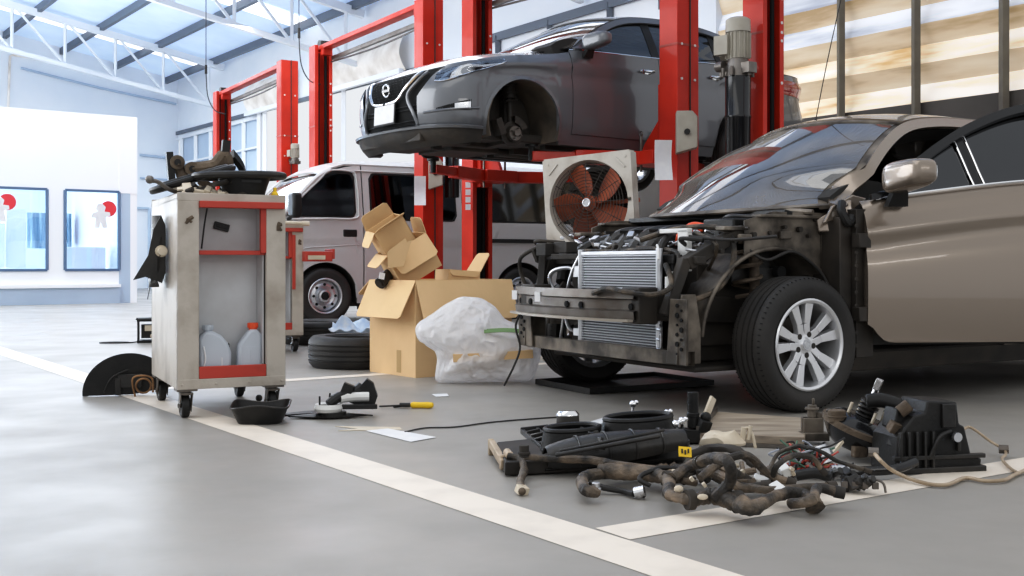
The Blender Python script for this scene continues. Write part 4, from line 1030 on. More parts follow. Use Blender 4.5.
# broken lamp carriers left side of the bay
mb=MB(); mb.prism([(0,0),(.22,.05),(.26,.12),(.12,.12),(.02,.06)],(.30,-.70,.66),(0.9,.2,0),(0,0,1),(0,1,0),.03); mb.tube([(.50,-.60,.80),(.55,-.72,.74),(.52,-.78,.66),(.50,-.76,.58)],.012,8); mb.tube([(.4,-.5,.82),(.50,-.64,.83),(.42,-.74,.80)],.010,8); mb.bar((.52,-.56,.55),(.48,-.60,.74),.04,.04); mb.box((.50,-.52,.78),(.09,.10,.07)); mb.box((.46,-.40,.79),(.07,.13,.06)); mb.build('lamp_bracket',M['under'],root2,.004)
hose('dangling_wire',[(.60,-.60,.46),(.64,-.63,.36),(.63,-.60,.24),(.68,-.58,.14),(.72,-.62,.03)],.006,M['wire'])
# wheels: near one steered a touch
car_wheel(root2,'front_wheel',(-.085,.775,.320),1,R=.322,rim_r=.215)
car_wheel(root2,'front_wheel',(.05,-.80,.316),-1)
car_wheel(root2,'rear_wheel',(-2.66,.755,.316),1); car_wheel(root2,'rear_wheel',(-2.66,-.755,.316),-1)
mb=MB(); mb.b2((-2.3,.55,.17),(-.42,.80,.25)); mb.b2((-.44,.3,.18),(-.30,.78,.26)); mb.build('sill_step',M['framed'],root2,.01)
mb=MB(); mb.b2((-.50,-.62,.19),(.40,.62,.215)); mb.b2((-.42,-.60,.22),(-.36,.60,.75)); mb.b2((.30,-.46,.22),(.38,.46,.34)); mb.b2((-.30,-.44,.22),(.34,-.36,.5)); mb.b2((-.30,.36,.22),(.34,.44,.5)); mb.build('subframe',M['under'],root2,.01)
# roof aerial
mb=MB(); mb.cyl((-1.10,-.10,1.52),(-1.12,-.10,1.555),.014,n=10); mb.tube([(-1.11,-.10,1.55),(-1.12,-.02,1.88),(-1.15,.06,2.24)],.003,6,3); mb.build('roof_aerial',M['wire'],root2)
# cracked glass along the base of the windscreen
mb=MB(); random.seed(3)
for k in range(150):
    y=-.62+random.random()**1.3*.75; u=random.random()*.10; x=-.14-.5*u*1.9-.28*(abs(y)/.72)**2.1; z=.985+.75*u
    mb.box((x+.0,y,z+.012),(random.uniform(.004,.015),random.uniform(.004,.02),.003),(random.random(),random.random(),random.random()*3))
mb.build('shattered_glass',mat('glass_crumbs',(.55,.65,.62),.15,spec=.8),root2,smooth=False)
# ================================================================ VAN
aV=math.radians(209.7)
root3=thing('van','silver grey passenger van parked behind the empty red lifts','van',(-2.57,13.44,0),aV)
pv=M['pvan']
vtop=interp([(.75,.95),(.60,1.12),(.35,1.42),(.05,1.72),(-.20,1.84),(-.6,1.90),(-2,1.92),(-3.5,1.90),(-3.62,1.84)])
def vys(x,z):
    y=.845 if x<.3 else .845-.10*((x-.3)/.45)**2
    if z>1.2: y-=.16*(z-1.2)+.30*max(0,z-1.78)**1.5
    if z<.4: y-=.10*(.4-z)
    y+=.008*math.exp(-((z-.98)/.02)**2)-.008*math.exp(-((z-.93)/.03)**2)
    return y
def vside(x,z,off=0,sg=1): return V((x,sg*(vys(x,z)+off),z))
def vp(name,xa,xb,bot,top,m,off=0,nu=20,nv=14,sg=1,thick=.012):
    mb=MB()
    def f(u,v):
        x=xa+(xb-xa)*u; b=bot(x) if callable(bot) else bot; t=top(x) if callable(top) else top
        return vside(x,b+(t-b)*v,off,sg)
    mb.grid(f,nu,nv,thick*sg); return mb.build(name,m,root3,ang=50)
def va(x,cx,r,base):
    d=r*r-(x-cx)**2; return max(base,.33+math.sqrt(d)) if d>0 else base
def rrect(x,x0,x1,z0,z1,r,topf=None):
    """rounded window outline: (bottom, top) at x"""
    d=min(x-x0,x1-x); c=0 if d>=r else r-math.sqrt(max(0,r*r-(r-d)**2)); return z0+c,z1-c
for sg in (1,-1):
    vp('front_door',.62,-.465,lambda x:va(x,0,.39,.24),lambda x:min(1.86,vtop(x)-.02),pv,0,44,24,sg)
    vp('sliding_door',-.48,-1.78,.24,1.86,pv,0,14,24,sg)
    vp('rear_side_panel',-1.79,-3.60,lambda x:va(x,-2.62,.39,.24),1.86,pv,0,50,24,sg)
    vp('sill',-.40,-2.22,.17,.245,M['black'],-.01,8,3,sg)
    for (x0,x1,z0,z1,nm) in ((.46,-.36,1.26,1.755,'front_door_window'),(-.58,-1.68,1.24,1.76,'side_window'),(-1.90,-3.45,1.24,1.76,'rear_side_window')):
        a,b=min(x0,x1),max(x0,x1)
        def bo(x,g=0): 
            q=rrect(x,a-g,b+g,z0-g,z1+g,.07)[0]; return q
        def to(x,g=0):
            q=rrect(x,a-g,b+g,z0-g,z1+g,.07)[1]
            if nm=='front_door_window' and x>-.05: q=min(q,z1-(x+.05)*.92)
            return max(q,bo(x,g)+.004)
        vp(nm,b+.0,a,bo,to,M['vglass'],.006,26,8,sg,.004)
        vp('window_rubber',b+.022,a-.022,lambda x:bo(x,.022),lambda x:to(x,.022)+(.02 if nm=='front_door_window' else 0),M['black'],.001,30,4,sg,.004)
        if nm=='front_door_window':
            mb=MB(); pts=[vside(x,z,.012,sg) for x,z in ((.52,1.22),(.30,1.45),(.05,1.68),(-.08,1.79),(-.34,1.79),(-.40,1.72),(-.41,1.35),(-.36,1.235),(.0,1.225),(.52,1.20))]; mb.tube(pts,.012,6,4); mb.build('window_bead',pv,root3)
    mb=MB(); mb.grid(lambda u,v: vside((.39+.025*v)*math.cos(-.1+u*(PI+.2)),.33+(.39+.025*v)*math.sin(-.1+u*(PI+.2)),.006,sg),30,1,.012*sg); mb.build('wheel_arch_lip',pv,root3)
    for cx in (0,-2.62):
        mb=MB(); mb.grid(lambda u,v: V((cx+.392*math.cos(-.2+u*(PI+.4)),sg*(.835-.4*v),.33+.392*math.sin(-.2+u*(PI+.4)))),24,2,.005); mb.cyl((cx,sg*.44,.35),(cx,sg*.43,.35),.40,n=24); mb.build('wheel_arch_liner',M['under'],root3)
    mb=MB(); mb.box((-.30,sg*vys(-.3,1.06),1.06),(.17,.02,.085)); mb.build('door_handle',M['black'],root3,.012)
    mb=MB(); mb.box((-.62,sg*vys(-.6,1.08),1.08),(.10,.02,.09)); mb.build('door_handle',M['black'],root3,.012)
    mb=MB(); mb.box((-2.6,sg*(vys(-2.6,.99)+.004),.99),(1.6,.02,.05)); mb.build('slide_rail',M['black'],root3,.004)
    mb=MB(); mb.tube([vside(x,1.80,.012,sg) for x in (-.2,-.8,-1.6,-2.4,-3.4)],.010,6,2); mb.build('rain_gutter',pv,root3)
    mb=MB(); mb.tube([vside(.55,.62,.003,sg),vside(.3,.86,.003,sg),vside(0,.90,.003,sg),vside(-.44,.93,.003,sg)],.007,6,4); mb.build('side_crease',pv,root3)
    mb=MB(); mb.box((.42,sg*1.0,1.36),(.11,.20,.28)); o=mb.build('mirror',M['black'],root3,.03); mb=MB(); mb.tube([(.45,sg*.80,1.20),(.44,sg*.88,1.22),(.42,sg*.95,1.26)],.02,8); mb.build('mirror_arm',M['black'],o)
mb=MB()
def vroof(u,v):
    x=.04-3.64*u; s_=2*v-1; z=min(1.86,vtop(x)-.0); return V((x,s_*vys(x,z),z+(vtop(x)+.05-z)*(1-abs(s_)**3)))
mb.grid(vroof,24,20,.02); mb.build('roof_panel',pv,root3,ang=60)
mb=MB(); mb.grid(lambda u,v: (lambda x,s_: V((x+.10*(1-s_*s_)*(1-u)+0,s_*(vys(x,vtop(x))-.03),vtop(x)+.02*(1-s_*s_))))(.60-.56*u,2*v-1),14,16,.006); mb.build('windscreen',M['wglass'],root3,ang=80)
mb=MB(); 
for sg in (1,-1): mb.tube([(x,sg*(vys(x,vtop(x))-.01),vtop(x)) for x in (.66,.5,.35,.2,.05,-.1)],.03,8,3)
mb.build('windscreen_pillar',pv,root3)
mb=MB(); fx=interp([(.22,.72),(.4,.86),(.6,.88),(.8,.84),(.95,.78),(1.14,.62)])
mb.grid(lambda u,v: (lambda s_,z: V((.62+(fx(z)-.62+.02)*(1-abs(s_)**4),s_*vys(.62,z),z)))(2*u-1,.24+.90*v),24,16,.02); mb.build('front_panel',pv,root3,ang=50)
mb=MB(); mb.b2((.86,-.5,.62),(.90,.5,.80)); g=mb.build('grille',M['black'],root3,.01)
for sg in (1,-1): 
    mb=MB(); mb.box((.80,sg*.68,.74),(.12,.26,.20),(0,0,-sg*.4)); mb.build('headlamp',M['lampin'],root3,.02)
mb=MB(); mb.b2((-3.62,-.84,.25),(-3.58,.84,1.86)); mb.build('rear_panel',pv,root3,.02)
mb=MB(); mb.b2((-3.5,-.7,.20),(.6,.7,.30)); mb.build('floor_pan',M['under'],root3)
mb=MB(); 
for x in (-.45,-1.5,-2.4,-3.2): mb.box((x,0,1.15),(.16,1.4,.8),(0,-.15,0))
mb.build('seat_row',M['seat'],root3,.05)
mb=MB(); mb.b2((.1,-.75,.8),(.5,.75,1.12)); mb.build('dashboard',M['seat'],root3,.04)
for x in (0,-2.62):
    for sg in (1,-1): car_wheel(root3,'front_wheel' if x==0 else 'rear_wheel',(x,sg*.745,.33),sg,.33,.19,.205,'steel2')
# ================================================================ TOOL CARTS
def castor(t,x,y,hh=.135,r=.055):
    k=1 if x<.2 else -1; mb=MB(); mb.box((x,y,hh-.005),(.09,.09,.01)); mb.cyl((x,y,hh),(x,y,hh-.03),.022,n=12)
    for s in (-1,1): mb.prism([(-.03,0),(.03,0),(.045,-.07),(.02,-.09)],(x+s*.026,y,hh-.02),(0,1,0),(0,0,1),(1,0,0),.003)
    mb.box((x,y,hh-.022),(.056,.06,.008))
    f=mb.build('castor',M['steel'],t)
    mb=MB(); mb.lathe([(.012,-.016),(r-.006,-.018),(r,-.012),(r,.012),(r-.006,.018),(.012,.016)],(x,y+.03,r),(1,0,0),28); mb.build('wheel',M['black'],f)
    mb=MB(); mb.cyl((x-.03,y+.03,r),(x+.03,y+.03,r),.010,n=10); mb.build('axle',M['steel'],f)
def cart(label,loc,rz,w=.49,d=.80,top=1.0,z0=.135,full=True):
    t=thing('tool_cart',label,'tool cart',loc,rz)
    # local x: across the open front; local y: into the depth; front face at y=0
    mb=MB(); mb.b2((0,0,z0),(.008,d,top)); mb.b2((.0,0,z0),(.012,.012,top)); mb.build('side_panel',M['cartp'],t,.002)
    mb=MB(); mb.b2((w-.008,0,z0),(w,d,top)); mb.build('side_panel',M['cartp'],t,.002)
    mb=MB(); mb.b2((0,-.004,z0),(.095,.03,top)); mb.build('corner_post',M['cartp'],t,.003)
    mb=MB(); mb.b2((w-.09,-.004,z0),(w,.03,top)); mb.build('corner_post',M['cartp'],t,.003)
    mb=MB(); mb.b2((0,-.005,z0),(w,.03,z0+.045)); mb.b2((0,d-.02,z0),(w,d,top)); 
    for x in (.02,.17,.32,.47): mb.cyl((x,-.012,z0+.022),(x,-.004,z0+.022),.006,n=8)
    mb.build('bottom_rail',M['cartp'],t,.002)
    mb=MB(); mb.b2((.008,d-.04,z0+.05),(w-.008,d-.03,top-.02)); mb.b2((.09,.10,z0+.05),(.094,d,top)); mb.b2((w-.10,.03,z0+.05),(w-.095,d,top)); mb.b2((.09,.16,z0+.06),(w-.09,.165,top-.03)); mb.build('inner_panel',M['cartin'],t)
    mb=MB(); mb.b2((.008,.0,z0+.05),(w-.008,d,z0+.06)); mb.build('floor_shelf',M['cartin'],t)
    mb=MB(); mb.b2((.095,-.003,z0+.045),(w-.09,.02,z0+.10)); mb.build('bottom_lip',M['cartred'],t,.003)
    mb=MB(); mb.b2((.095,-.03,top-.045),(w-.01,.02,top-.015)); mb.build('drawer_edge',M['cartred'],t,.003)
    mb=MB(); mb.b2((.095,.02,top-.255),(w-.09,.16,top-.245)); mb.b2((.095,.015,top-.258),(w-.09,.022,top-.238)); mb.build('shelf',M['cartred'],t,.002)
    mb=MB(); mb.b2((w-.115,.0,top-.25),(w-.088,.03,top-.04)); mb.build('red_upright',M['cartred'],t,.002)
    mb=MB(); mb.b2((0,0,top-.012),(w,d,top)); mb.b2((0,-.005,top-.015),(w,.0,top+.02)); mb.b2((0,d-.01,top-.015),(w,d,top+.03)); mb.b2((0,0,top),(.008,d,top+.02)); mb.b2((w-.008,0,top),(w,d,top+.02)); mb.build('top_tray',M['cartp'],t,.002)
    for x in (.045,w-.05):
        for y in (.05,d-.06): castor(t,x,y)
    mb=MB(); random.seed(4)
    for k in range(7): mb.cyl((.05+random.uniform(-.02,.02),-.0045,top-.10+random.uniform(-.02,.02)),(.05,-.006,top-.10),random.uniform(.004,.010),n=7)
    for k in range(7): mb.cyl((w-.035+random.uniform(-.02,.02),-.0045,top-.12+random.uniform(-.03,.03)),(w-.035,-.006,top-.12),random.uniform(.003,.008),n=7)
    mb.build('rust_spots',M['rust'],t)
    return t
cA0=V((-1.50,4.93,0)); crz=math.radians(26)
cart1=cart('cream metal tool cart on castors with red trimmed shelves and oil bottles',cA0,crz)
cM=Matrix.Translation(cA0)@Matrix.Rotation(crz,4,'Z')
def CL(x,y,z): return cM@V((x,y,z))
# keyhole holder on the cart's side: dark visor hung from it
t=thing('plastic_visor','dark bent plastic visor hanging on the left side of the cream cart','visor',CL(-.012,.36,.76),crz)
mb=MB(); mb.prism([(-.02,.17),(.0,.12),(.0,-.10),(-.015,-.15),(-.09,-.12),(-.145,-.135),(-.078,-.02),(-.055,.10)],(0,-.10,0),(1,0,0),(0,0,1),(0,1,0),.006); mb.grid(lambda u,v: V((-.012-.035*math.sin(PI*u)-.03*v*(1-u),(.02+.13*math.sin(PI*min(1,v*1.2)*.5+.2)*(1-v)**.3)*(u-.5)*2,.17-.34*v)),8,16,.006); mb.build('shell',M['blackd'],t)
mb=MB(); mb.cyl((-.02,-.10,.0),(-.02,-.15,.0),.020,n=14); mb.cyl((-.02,-.10,0),(-.02,-.115,0),.028,n=14); mb.build('valve',M['cream'],t)
mb=MB(); mb.prism([(-.03,-.10),(.10,-.20),(.05,-.13),(.09,-.06)],(-.06,-.03,-.03),(0,1,0),(0,0,1),(1,0,0),.004); mb.build('torn_flap',M['blackd'],t)
# bottles
def bottle(label,p,rz,h=.21,w=.15,d=.07,cap=None,name='oil_bottle',tilt=False):
    t=thing(name,label,'bottle',p,rz,'oil bottles in the cart')
    mb=MB()
    if tilt: prof=[(-w/2,0),(w/2,0),(w/2,h*.80),(w*.30,h*.93),(w*.02,h*.93),(-w*.45,h*.60)]; nx=w*.17
    else: prof=[(-w/2,0),(w/2,0),(w/2,h*.45),(w*.40,h*.66),(w*.18,h*.84),(-w*.05,h*.92),(-w*.30,h*.92),(-w/2,h*.78)]; nx=-w*.18
    mb.prism(prof,(0,-d/2,0),(1,0,0),(0,0,1),(0,1,0),d); mb.build('body',M['bottle'],t,.014)
    mb=MB(); mb.cyl((nx,0,h*.90),(nx,0,h*.96),.02,n=16); mb.cyl((nx,0,h*.95),(nx,0,h*1.06),.024,n=16); 
    for k in range(14): mb.box((nx+.024*math.cos(k*.449),.024*math.sin(k*.449),h*1.005),(.003,.003,h*.10))
    mb.build('cap',cap or M['bottle'],t,.002)
    mb=MB()
    if tilt: mb.box((0,-d/2-.001,h*.35),(w*.6,.002,h*.4)); mb.box((.005,-d/2-.003,h*.36),(.006,.002,h*.25))
    else: mb.tube([(-w*.42,-d/2-.002,.0),(-w*.3,-d/2-.004,h*.3),(-w*.35,-d/2-.004,h*.6)],.004,6); mb.box((.03,-d/2-.002,h*.2),(.004,.002,h*.3))
    mb.build('label_panel' if tilt else 'handle_groove',M['paper'] if not tilt else M['bottle'],t)
    return t
bottle('grey oil bottle with grey cap on the bottom of the cream cart',CL(.175,.075,.197),crz)
bottle('grey oil bottle with orange red cap on the bottom of the cream cart',CL(.335,.075,.197),crz,.215,.115,.06,M['orange'],tilt=True)
mb=MB(); mb.tube([CL(.20,.11,.20),CL(.235,.12,.24),CL(.245,.10,.29),CL(.24,.08,.33)],.007,6); tag(mb.build('black_hose',M['rubber']),'short black hose between the two oil bottles in the cart','hose')
mb=MB(); mb.box((0,0,0),(.070,.02,.034),(0,.25,0)); mb.box((0,-.011,0),(.05,.004,.012),(0,.25,0)); o=mb.build('black_clip',M['black'],None,.006); o.location=CL(.225,.15,.875); o.rotation_euler=(0,0,crz); tag(o,'small black plastic clip stuck on the inside back of the cream cart','clip')
mb=MB(); mb.tube([CL(.14,.05,.955),CL(.125,.04,.87),CL(.115,.05,.77)],.004,6); tag(mb.build('thin_rod',M['wire']),'thin dark rod leaning inside the top shelf of the cream cart','rod')
# steering-knuckle, oval trim ring and tapered black duct on top of the cart
tp=.995
t=thing('trim_ring','long oval black plastic ring tilted across the left of the cart top','trim',CL(.12,.30,tp+.11),crz)
def oval(c,a,b,rot,r,n=48,flat=1.0):
    mb=MB(); Mx=Euler(rot).to_matrix(); mb.tube([V(c)+Mx@V((a*math.cos(2*PI*i/n),b*math.sin(2*PI*i/n),0)) for i in range(n+1)],r,10,1); return mb
mb=oval((0,0,0),.195,.14,(0,-.32,0),.017); mb.build('rim',M['black'],t)
mb=oval((0,0,.018),.165,.115,(0,-.32,0),.008); mb.build('inner_rim',M['blackd'],t)
t=thing('air_duct','black tapered plastic tray with wide oval rim on the right of the cart top','air duct',CL(.31,.15,tp+.005),crz)
mb=MB(); n=40
def duct(u,v):
    a=2*PI*u; k=v; rx=.095+.03*k**1.5; ry=.08+.02*k; return V((.02+rx*math.cos(a),ry*math.sin(a),.005+.105*k))
mb.grid(duct,n,8,.004); mb.grid(lambda u,v:V((.02+.095*v*math.cos(2*PI*u),.08*v*math.sin(2*PI*u),.005)),n,2,.003); mb.build('tray',M['black'],t)
mb=oval((.0,0,.115),.205,.13,(0,-.03,0),.018); mb.build('oval_rim',M['blackd'],t)
mb=MB(); 
for k in range(5): mb.bar((-.17+.035*k,-.09,.112),(-.15+.035*k,.09,.112),.012,.01)
mb.box((.03,-.112,.085),(.09,.004,.012)); mb.build('clips',M['black'],t)
def arm_part(label,c,pts,r,name='control_arm',extra=None):
    t=thing(name,label,'car part',c,crz); mb=MB(); mb.tube(pts,r,10,5); 
    p0,p1=V(pts[0]),V(pts[-1]); mb.cyl(p0-V((0,.03,0)),p0+V((0,.03,0)),.035,n=16); mb.cyl(p1-V((0,.03,0)),p1+V((0,.03,0)),.03,n=16)
    mb.build('arm',M['rust'],t); mb=MB()
    for p in (p0,p1): mb.cyl(p-V((0,.034,0)),p+V((0,.034,0)),.016,n=12)
    if extra: extra(mb)
    mb.build('bushing',M['black'],t); return t
arm_part('rusty forked suspension arm standing upright at the left of the cart top',CL(.11,.46,tp+.02),[(-.04,0,.18),(.0,0,.10),(.05,0,.12),(.10,0,.08),(.14,0,.02)],lambda t:.032-.008*math.sin(PI*t)+.006*math.sin(t*40),extra=lambda mb:(mb.bar((-.06,0,.06),(-.075,0,.23),.032,.035),mb.cyl((.10,0,.14),(.20,0,.17),.014,n=8)))
arm_part('rusty steering knuckle standing behind the black rings on the cart top',CL(.30,.46,tp+.02),[(-.16,0,.15),(-.05,0,.17),(.0,0,.22),(.02,0,.12),(.05,0,.05)],lambda t:.036,name='steering_knuckle',extra=lambda mb:(mb.bar((-.005,0,.14),(.01,0,.30),.038,.04),mb.grid(lambda u,v:V((.05+.06*math.sin(u*3),.0+.02*v,.22-.20*u+.04*v)),10,2,.03),mb.cyl((.12,0,.06),(.17,0,.10),.025,n=10)))
mb=MB(); mb.tube([CL(-.09,.14,tp+.085),CL(-.06,.15,tp+.08),CL(-.01,.17,tp+.05),CL(.06,.2,tp+.03)],.010,8); mb.sphere(CL(-.10,.14,tp+.09),.02); tag(mb.build('ball_joint_rod',M['steel']),'thin steel rod with ball end poking out left of the cart top','rod')
random.seed(12)
t=thing('scrap_parts','loose clutter of small greasy brackets under the rings on the cart top','car part',CL(.15,.15,tp),crz); mb=MB()
for k in range(26):
    p=V((random.uniform(-.11,.14),random.uniform(-.10,.12),random.uniform(.02,.06))); mb.box(p,(random.uniform(.03,.09),random.uniform(.02,.05),random.uniform(.01,.04)),(random.uniform(-.5,.5),random.uniform(-.5,.5),random.uniform(0,3)))
mb.build('brackets',M['cream'],t,.003); mb=MB()
for k in range(14):
    p=V((random.uniform(-.11,.2),random.uniform(-.1,.15),random.uniform(.02,.09))); d=V((random.uniform(-1,1),random.uniform(-1,1),.2)).normalized()*.05; mb.cyl(p-d,p+d,.012,n=8)
mb.build('bolts',M['under'],t)
mb=MB(); mb.sphere((0,0,.02),.018); mb.cyl((0,0,.02),(0,0,.055),.008,n=8); o=mb.build('stopper',M['yellow']); o.location=CL(.455,.06,tp+.01); tag(o,'small yellow cap with black stem at the right corner of the cart top','cap')
# second cart behind
c2=V((-1.66,8.75,0))-V((math.cos(crz),math.sin(crz),0))*.49
cart2=cart('cream tool cart farther back, mostly hidden by the front cart',c2,crz)
c2M=Matrix.Translation(c2)@Matrix.Rotation(crz,4,'Z')
mb=MB(); mb.tube([(.30,-.03,1.02),(.36,-.05,1.025),(.50,-.06,1.02)],.014,8); mb.cyl((.46,-.06,1.02),(.52,-.062,1.02),.02,n=10); mb.build('push_handle',M['cream'],cart2)
mb=MB(); mb.b2((.48,-.10,.72),(.70,.12,.80)); mb.b2((.70,-.10,.74),(.72,.12,.82)); 
o=mb.build('side_drawer',M['cartred'],cart2,.004); mb=MB(); mb.b2((.50,-.105,.735),(.64,-.10,.768)); mb.build('drawer_label',M['cream'],o)
mb=MB(); mb.b2((.40,-.01,.5),(.425,.0,.93)); mb.build('red_panel',M['cartred'],cart2)
# ================================================================ TYRES LYING DOWN
def tyre(label,c,R=.305,w=.20):
    t=thing('car_tyre',label,'tyre',c,0,'tyres lying flat by the boxes')
    mb=MB(); h=w/2; prof=[(.195,-h+.012),(.21,-h),(R-.03,-h-.004),(R-.008,-h+.02)]
    for g in (-.05,-.017,.017,.05): prof+=[(R,g-.006),(R-.009,g-.004),(R-.009,g+.004),(R,g+.006)]
    prof+=[(R-.008,h-.02),(R-.03,h+.004),(R-.055,h+.004),(.21,h),(.195,h-.012),(.20,0)]
    mb.lathe(prof,(0,0,h+.006),(0,0,1),64,closed=True); mb.build('tread_and_sidewall',M['rubber'],t,ang=50)
    mb=MB(); mb.ring((0,0,w+.004),(0,0,1),.215,.006,48,6); mb.build('bead',M['rubber'],t); return t
tyre('worn black tyre lying flat in front, against the big open carton',V((-1.07,7.55,0)),.325,.20)
tyre('worn black tyre lying flat behind the other, below the van wheel',V((-1.72,9.75,0)),.33,.19)
mb=MB(); random.seed(2)
mb.grid(lambda u,v: V(((u-.5)*.4,(v-.5)*.35,.10+.10*noise.noise(V((u*4,v*4,1)))+.06*math.sin(u*7)*math.sin(v*5))),18,18,.006); o=mb.build('crumpled_rag',M['cloth']); o.location=(-1.33,9.35,.06); tag(o,'crumpled blue and white rag beside the big open carton','rag')
# ================================================================ CARTONS
def carton(label,M4,w,d,h,flaps,name='cardboard_box',open_=True,group=None,t0=.006):
    """box with open top; flaps = dict(side: (angle below horizontal in deg, length))"""
    t=thing(name,label,'box'); t.matrix_world=M4
    if group: t['group']=group
    mb=MB(); mb.mi=0
    for p0,p1 in (((0,0,0),(w,t0,h)),((0,d-t0,0),(w,d,h)),((0,0,0),(t0,d,h)),((w-t0,0,0),(w,d,h)),((0,0,0),(w,d,t0))): mb.b2(p0,p1)
    mb.build('carton_walls',M['card'],t,.001)
    for side,(ang,L_) in flaps.items():
        a=math.radians(ang); mb=MB(); c_=.012; ins=.03
        if side=='front': O,U,Wd,ln=V((0,0,h)),V((1,0,0)),V((0,-math.cos(a),-math.sin(a))),w
        if side=='back': O,U,Wd,ln=V((w,d,h)),V((-1,0,0)),V((0,math.cos(a),-math.sin(a))),w
        if side=='left': O,U,Wd,ln=V((0,d,h)),V((0,-1,0)),V((-math.cos(a),0,-math.sin(a))),d
        if side=='right': O,U,Wd,ln=V((w,0,h)),V((0,1,0)),V((math.cos(a),0,-math.sin(a))),d
        mb.prism([(0,0),(ln,0),(ln-.01,L_-.015),(ln-.03,L_),(.03,L_),(.01,L_-.015)],O,U,Wd,U.cross(Wd).normalized(),.005)
        mb.build('flap',M['cardin'] if ang<-20 else M['card'],t)
    return t
def basis(o,x,y,z):
    m=Matrix((x,y,z)).transposed().to_4x4(); m.translation=o; return m
bn=V((-.592,6.75,0)); bx=V((.777,.63,0)).normalized(); by=V((-.63,.777,0)).normalized()
big=carton('large open brown carton with its flaps hanging down, filled with smaller boxes',basis(bn,bx,by,V((0,0,1))),.76,.53,.60,{'front':(72,.26),'left':(64,.26),'back':(30,.2),'right':(75,.25)})
mb=MB(); 
for y in (.16,.30,.42): mb.b2((-.0015,y,.02),(0,y+.05,.16-.03*(y>.2)))
mb.b2((-.001,.262,0),(.0,.266,.6)); mb.build('water_stain',mat('cardboard_dark',(.45,.30,.14),.8),big)
def rotm(o,rx,ry,rz): m=Euler((rx,ry,rz)).to_matrix().to_4x4(); m.translation=o; return m
R_=math.radians
carton('small open carton on top of the pile, its end gaping to the left',rotm(at(394,268,7.0),R_(8),R_(-33),R_(22)),.22,.16,.26,{'front':(-20,.12),'left':(40,.10),'back':(-100,.10)},group=None)
carton('folded brown carton leaning over the middle of the big box',rotm(at(404,289,6.95),R_(4),R_(-30),R_(26)),.30,.20,.24,{'front':(60,.16),'left':(20,.10),'right':(-80,.10)})
carton('plain brown carton lying low in the right of the big box',rotm(at(447,306,7.15),R_(0),R_(4),R_(34)),.24,.18,.24,{'right':(-60,.15),'front':(80,.04)})
mb=MB(); mb.prism([(0,0),(.22,.0),(.22,.12),(.10,.13),(.0,.12)],at(374,238,7.1),V((.80,.1,-.60)),V((.55,.1,.83)),V((0,-1,0)),.006); tag(mb.build('carton_flap',M['card'],None),'loose torn brown carton sheet sticking up at the top left of the pile','cardboard')
mb=MB(); mb.prism([(0,0),(.10,-.02),(.16,.13),(.13,.12),(.12,.15),(.0,.10)],at(388,268,6.8),V((.93,.2,.3)),V((-.05,.1,1)),V((0,-1,0)),.005); tag(mb.build('carton_flap',M['cardin'],None),'dark torn end flap standing in front of the topmost small carton','cardboard')
mb=MB(); p=at(383,279,6.95); mb.cyl(p+V((-.02,.0,-.03)),p+V((.03,.08,.03)),.038,n=18); mb.cyl(p+V((-.025,-.006,-.035)),p+V((-.02,.0,-.03)),.025,n=14); tag(mb.build('dark_tin',M['framed']),'dark round tin at the left edge inside the big carton','tin')
mb=MB(); p=at(382,276,6.85); mb.box(p,(.035,.006,.04),(0,.2,.5)); tag(mb.build('paper_scrap',M['paper']),'white paper scrap on the dark tin in the big carton','paper')
# ================================================================ PLASTIC BAG
bc=V((-.24,6.50,0)); t=thing('plastic_bag','crumpled milky white plastic bag with a sheet of cardboard inside','bag',bc)
out=[(-.22,0.0),(.36,.005),(.40,.12),(.43,.24),(.42,.30),(.30,.33),(.20,.37),(.14,.45),(.06,.50),(-.06,.51),(-.16,.46),(-.24,.40),(-.33,.35),(-.33,.28),(-.28,.22),(-.24,.24),(-.20,.15)]
bm=bmesh.new(); bmesh.ops.create_icosphere(bm,subdivisions=6,radius=1)
import functools
def rad(a):   # silhouette radius about (0.03,.23)
    best=None; o=(.04,.22); d=(math.cos(a),math.sin(a)); r=0
    for (x0,y0),(x1,y1) in zip(out,out[1:]+out[:1]):
        ex,ey=x1-x0,y1-y0; den=d[0]*ey-d[1]*ex
        if abs(den)<1e-9: continue
        tt=((x0-o[0])*ey-(y0-o[1])*ex)/den; ss=((x0-o[0])*d[1]-(y0-o[1])*d[0])/den
        if tt>0 and -1e-6<=ss<=1+1e-6: r=max(r,tt)
    return r
radt=[rad(2*PI*i/360-PI) for i in range(361)]
radt=[sum(radt[(i+k)%360] for k in range(-5,6))/11 for i in range(361)]
for v in bm.verts:
    n_=v.co.copy(); a=math.atan2(n_.z,n_.x); rr=radt[int((a+PI)/(2*PI)*360)%360]; pl=math.hypot(n_.x,n_.z)
    f=noise.noise(n_*1.8+V((3,1,2)))*.14+(.5-abs(noise.noise(n_*2.6+V((1,7,3)))))*.18+(.5-abs(noise.noise(V((n_.x*9,n_.y*5,n_.z*5))+V((4,4,1)))))*.07+(.5-abs(noise.noise(n_*12+V((9,2,5)))))*.02+noise.noise(n_*24)*.012-.10
    r=rr*pl**.8*(1-.55*max(0,f-.02)*abs(n_.y)-.0)
    v.co=V((.04+math.cos(a)*r, n_.y*(.20+f*.35)*(1-.25*max(0,n_.z)), max(.003,.22+math.sin(a)*r)))
me=bpy.data.meshes.new('film'); bm.to_mesh(me); bm.free(); me.materials.append(M['bag']); me.polygons.foreach_set('use_smooth',[True]*len(me.polygons))
o=bpy.data.objects.new('film',me); COL.objects.link(o); o.parent=t
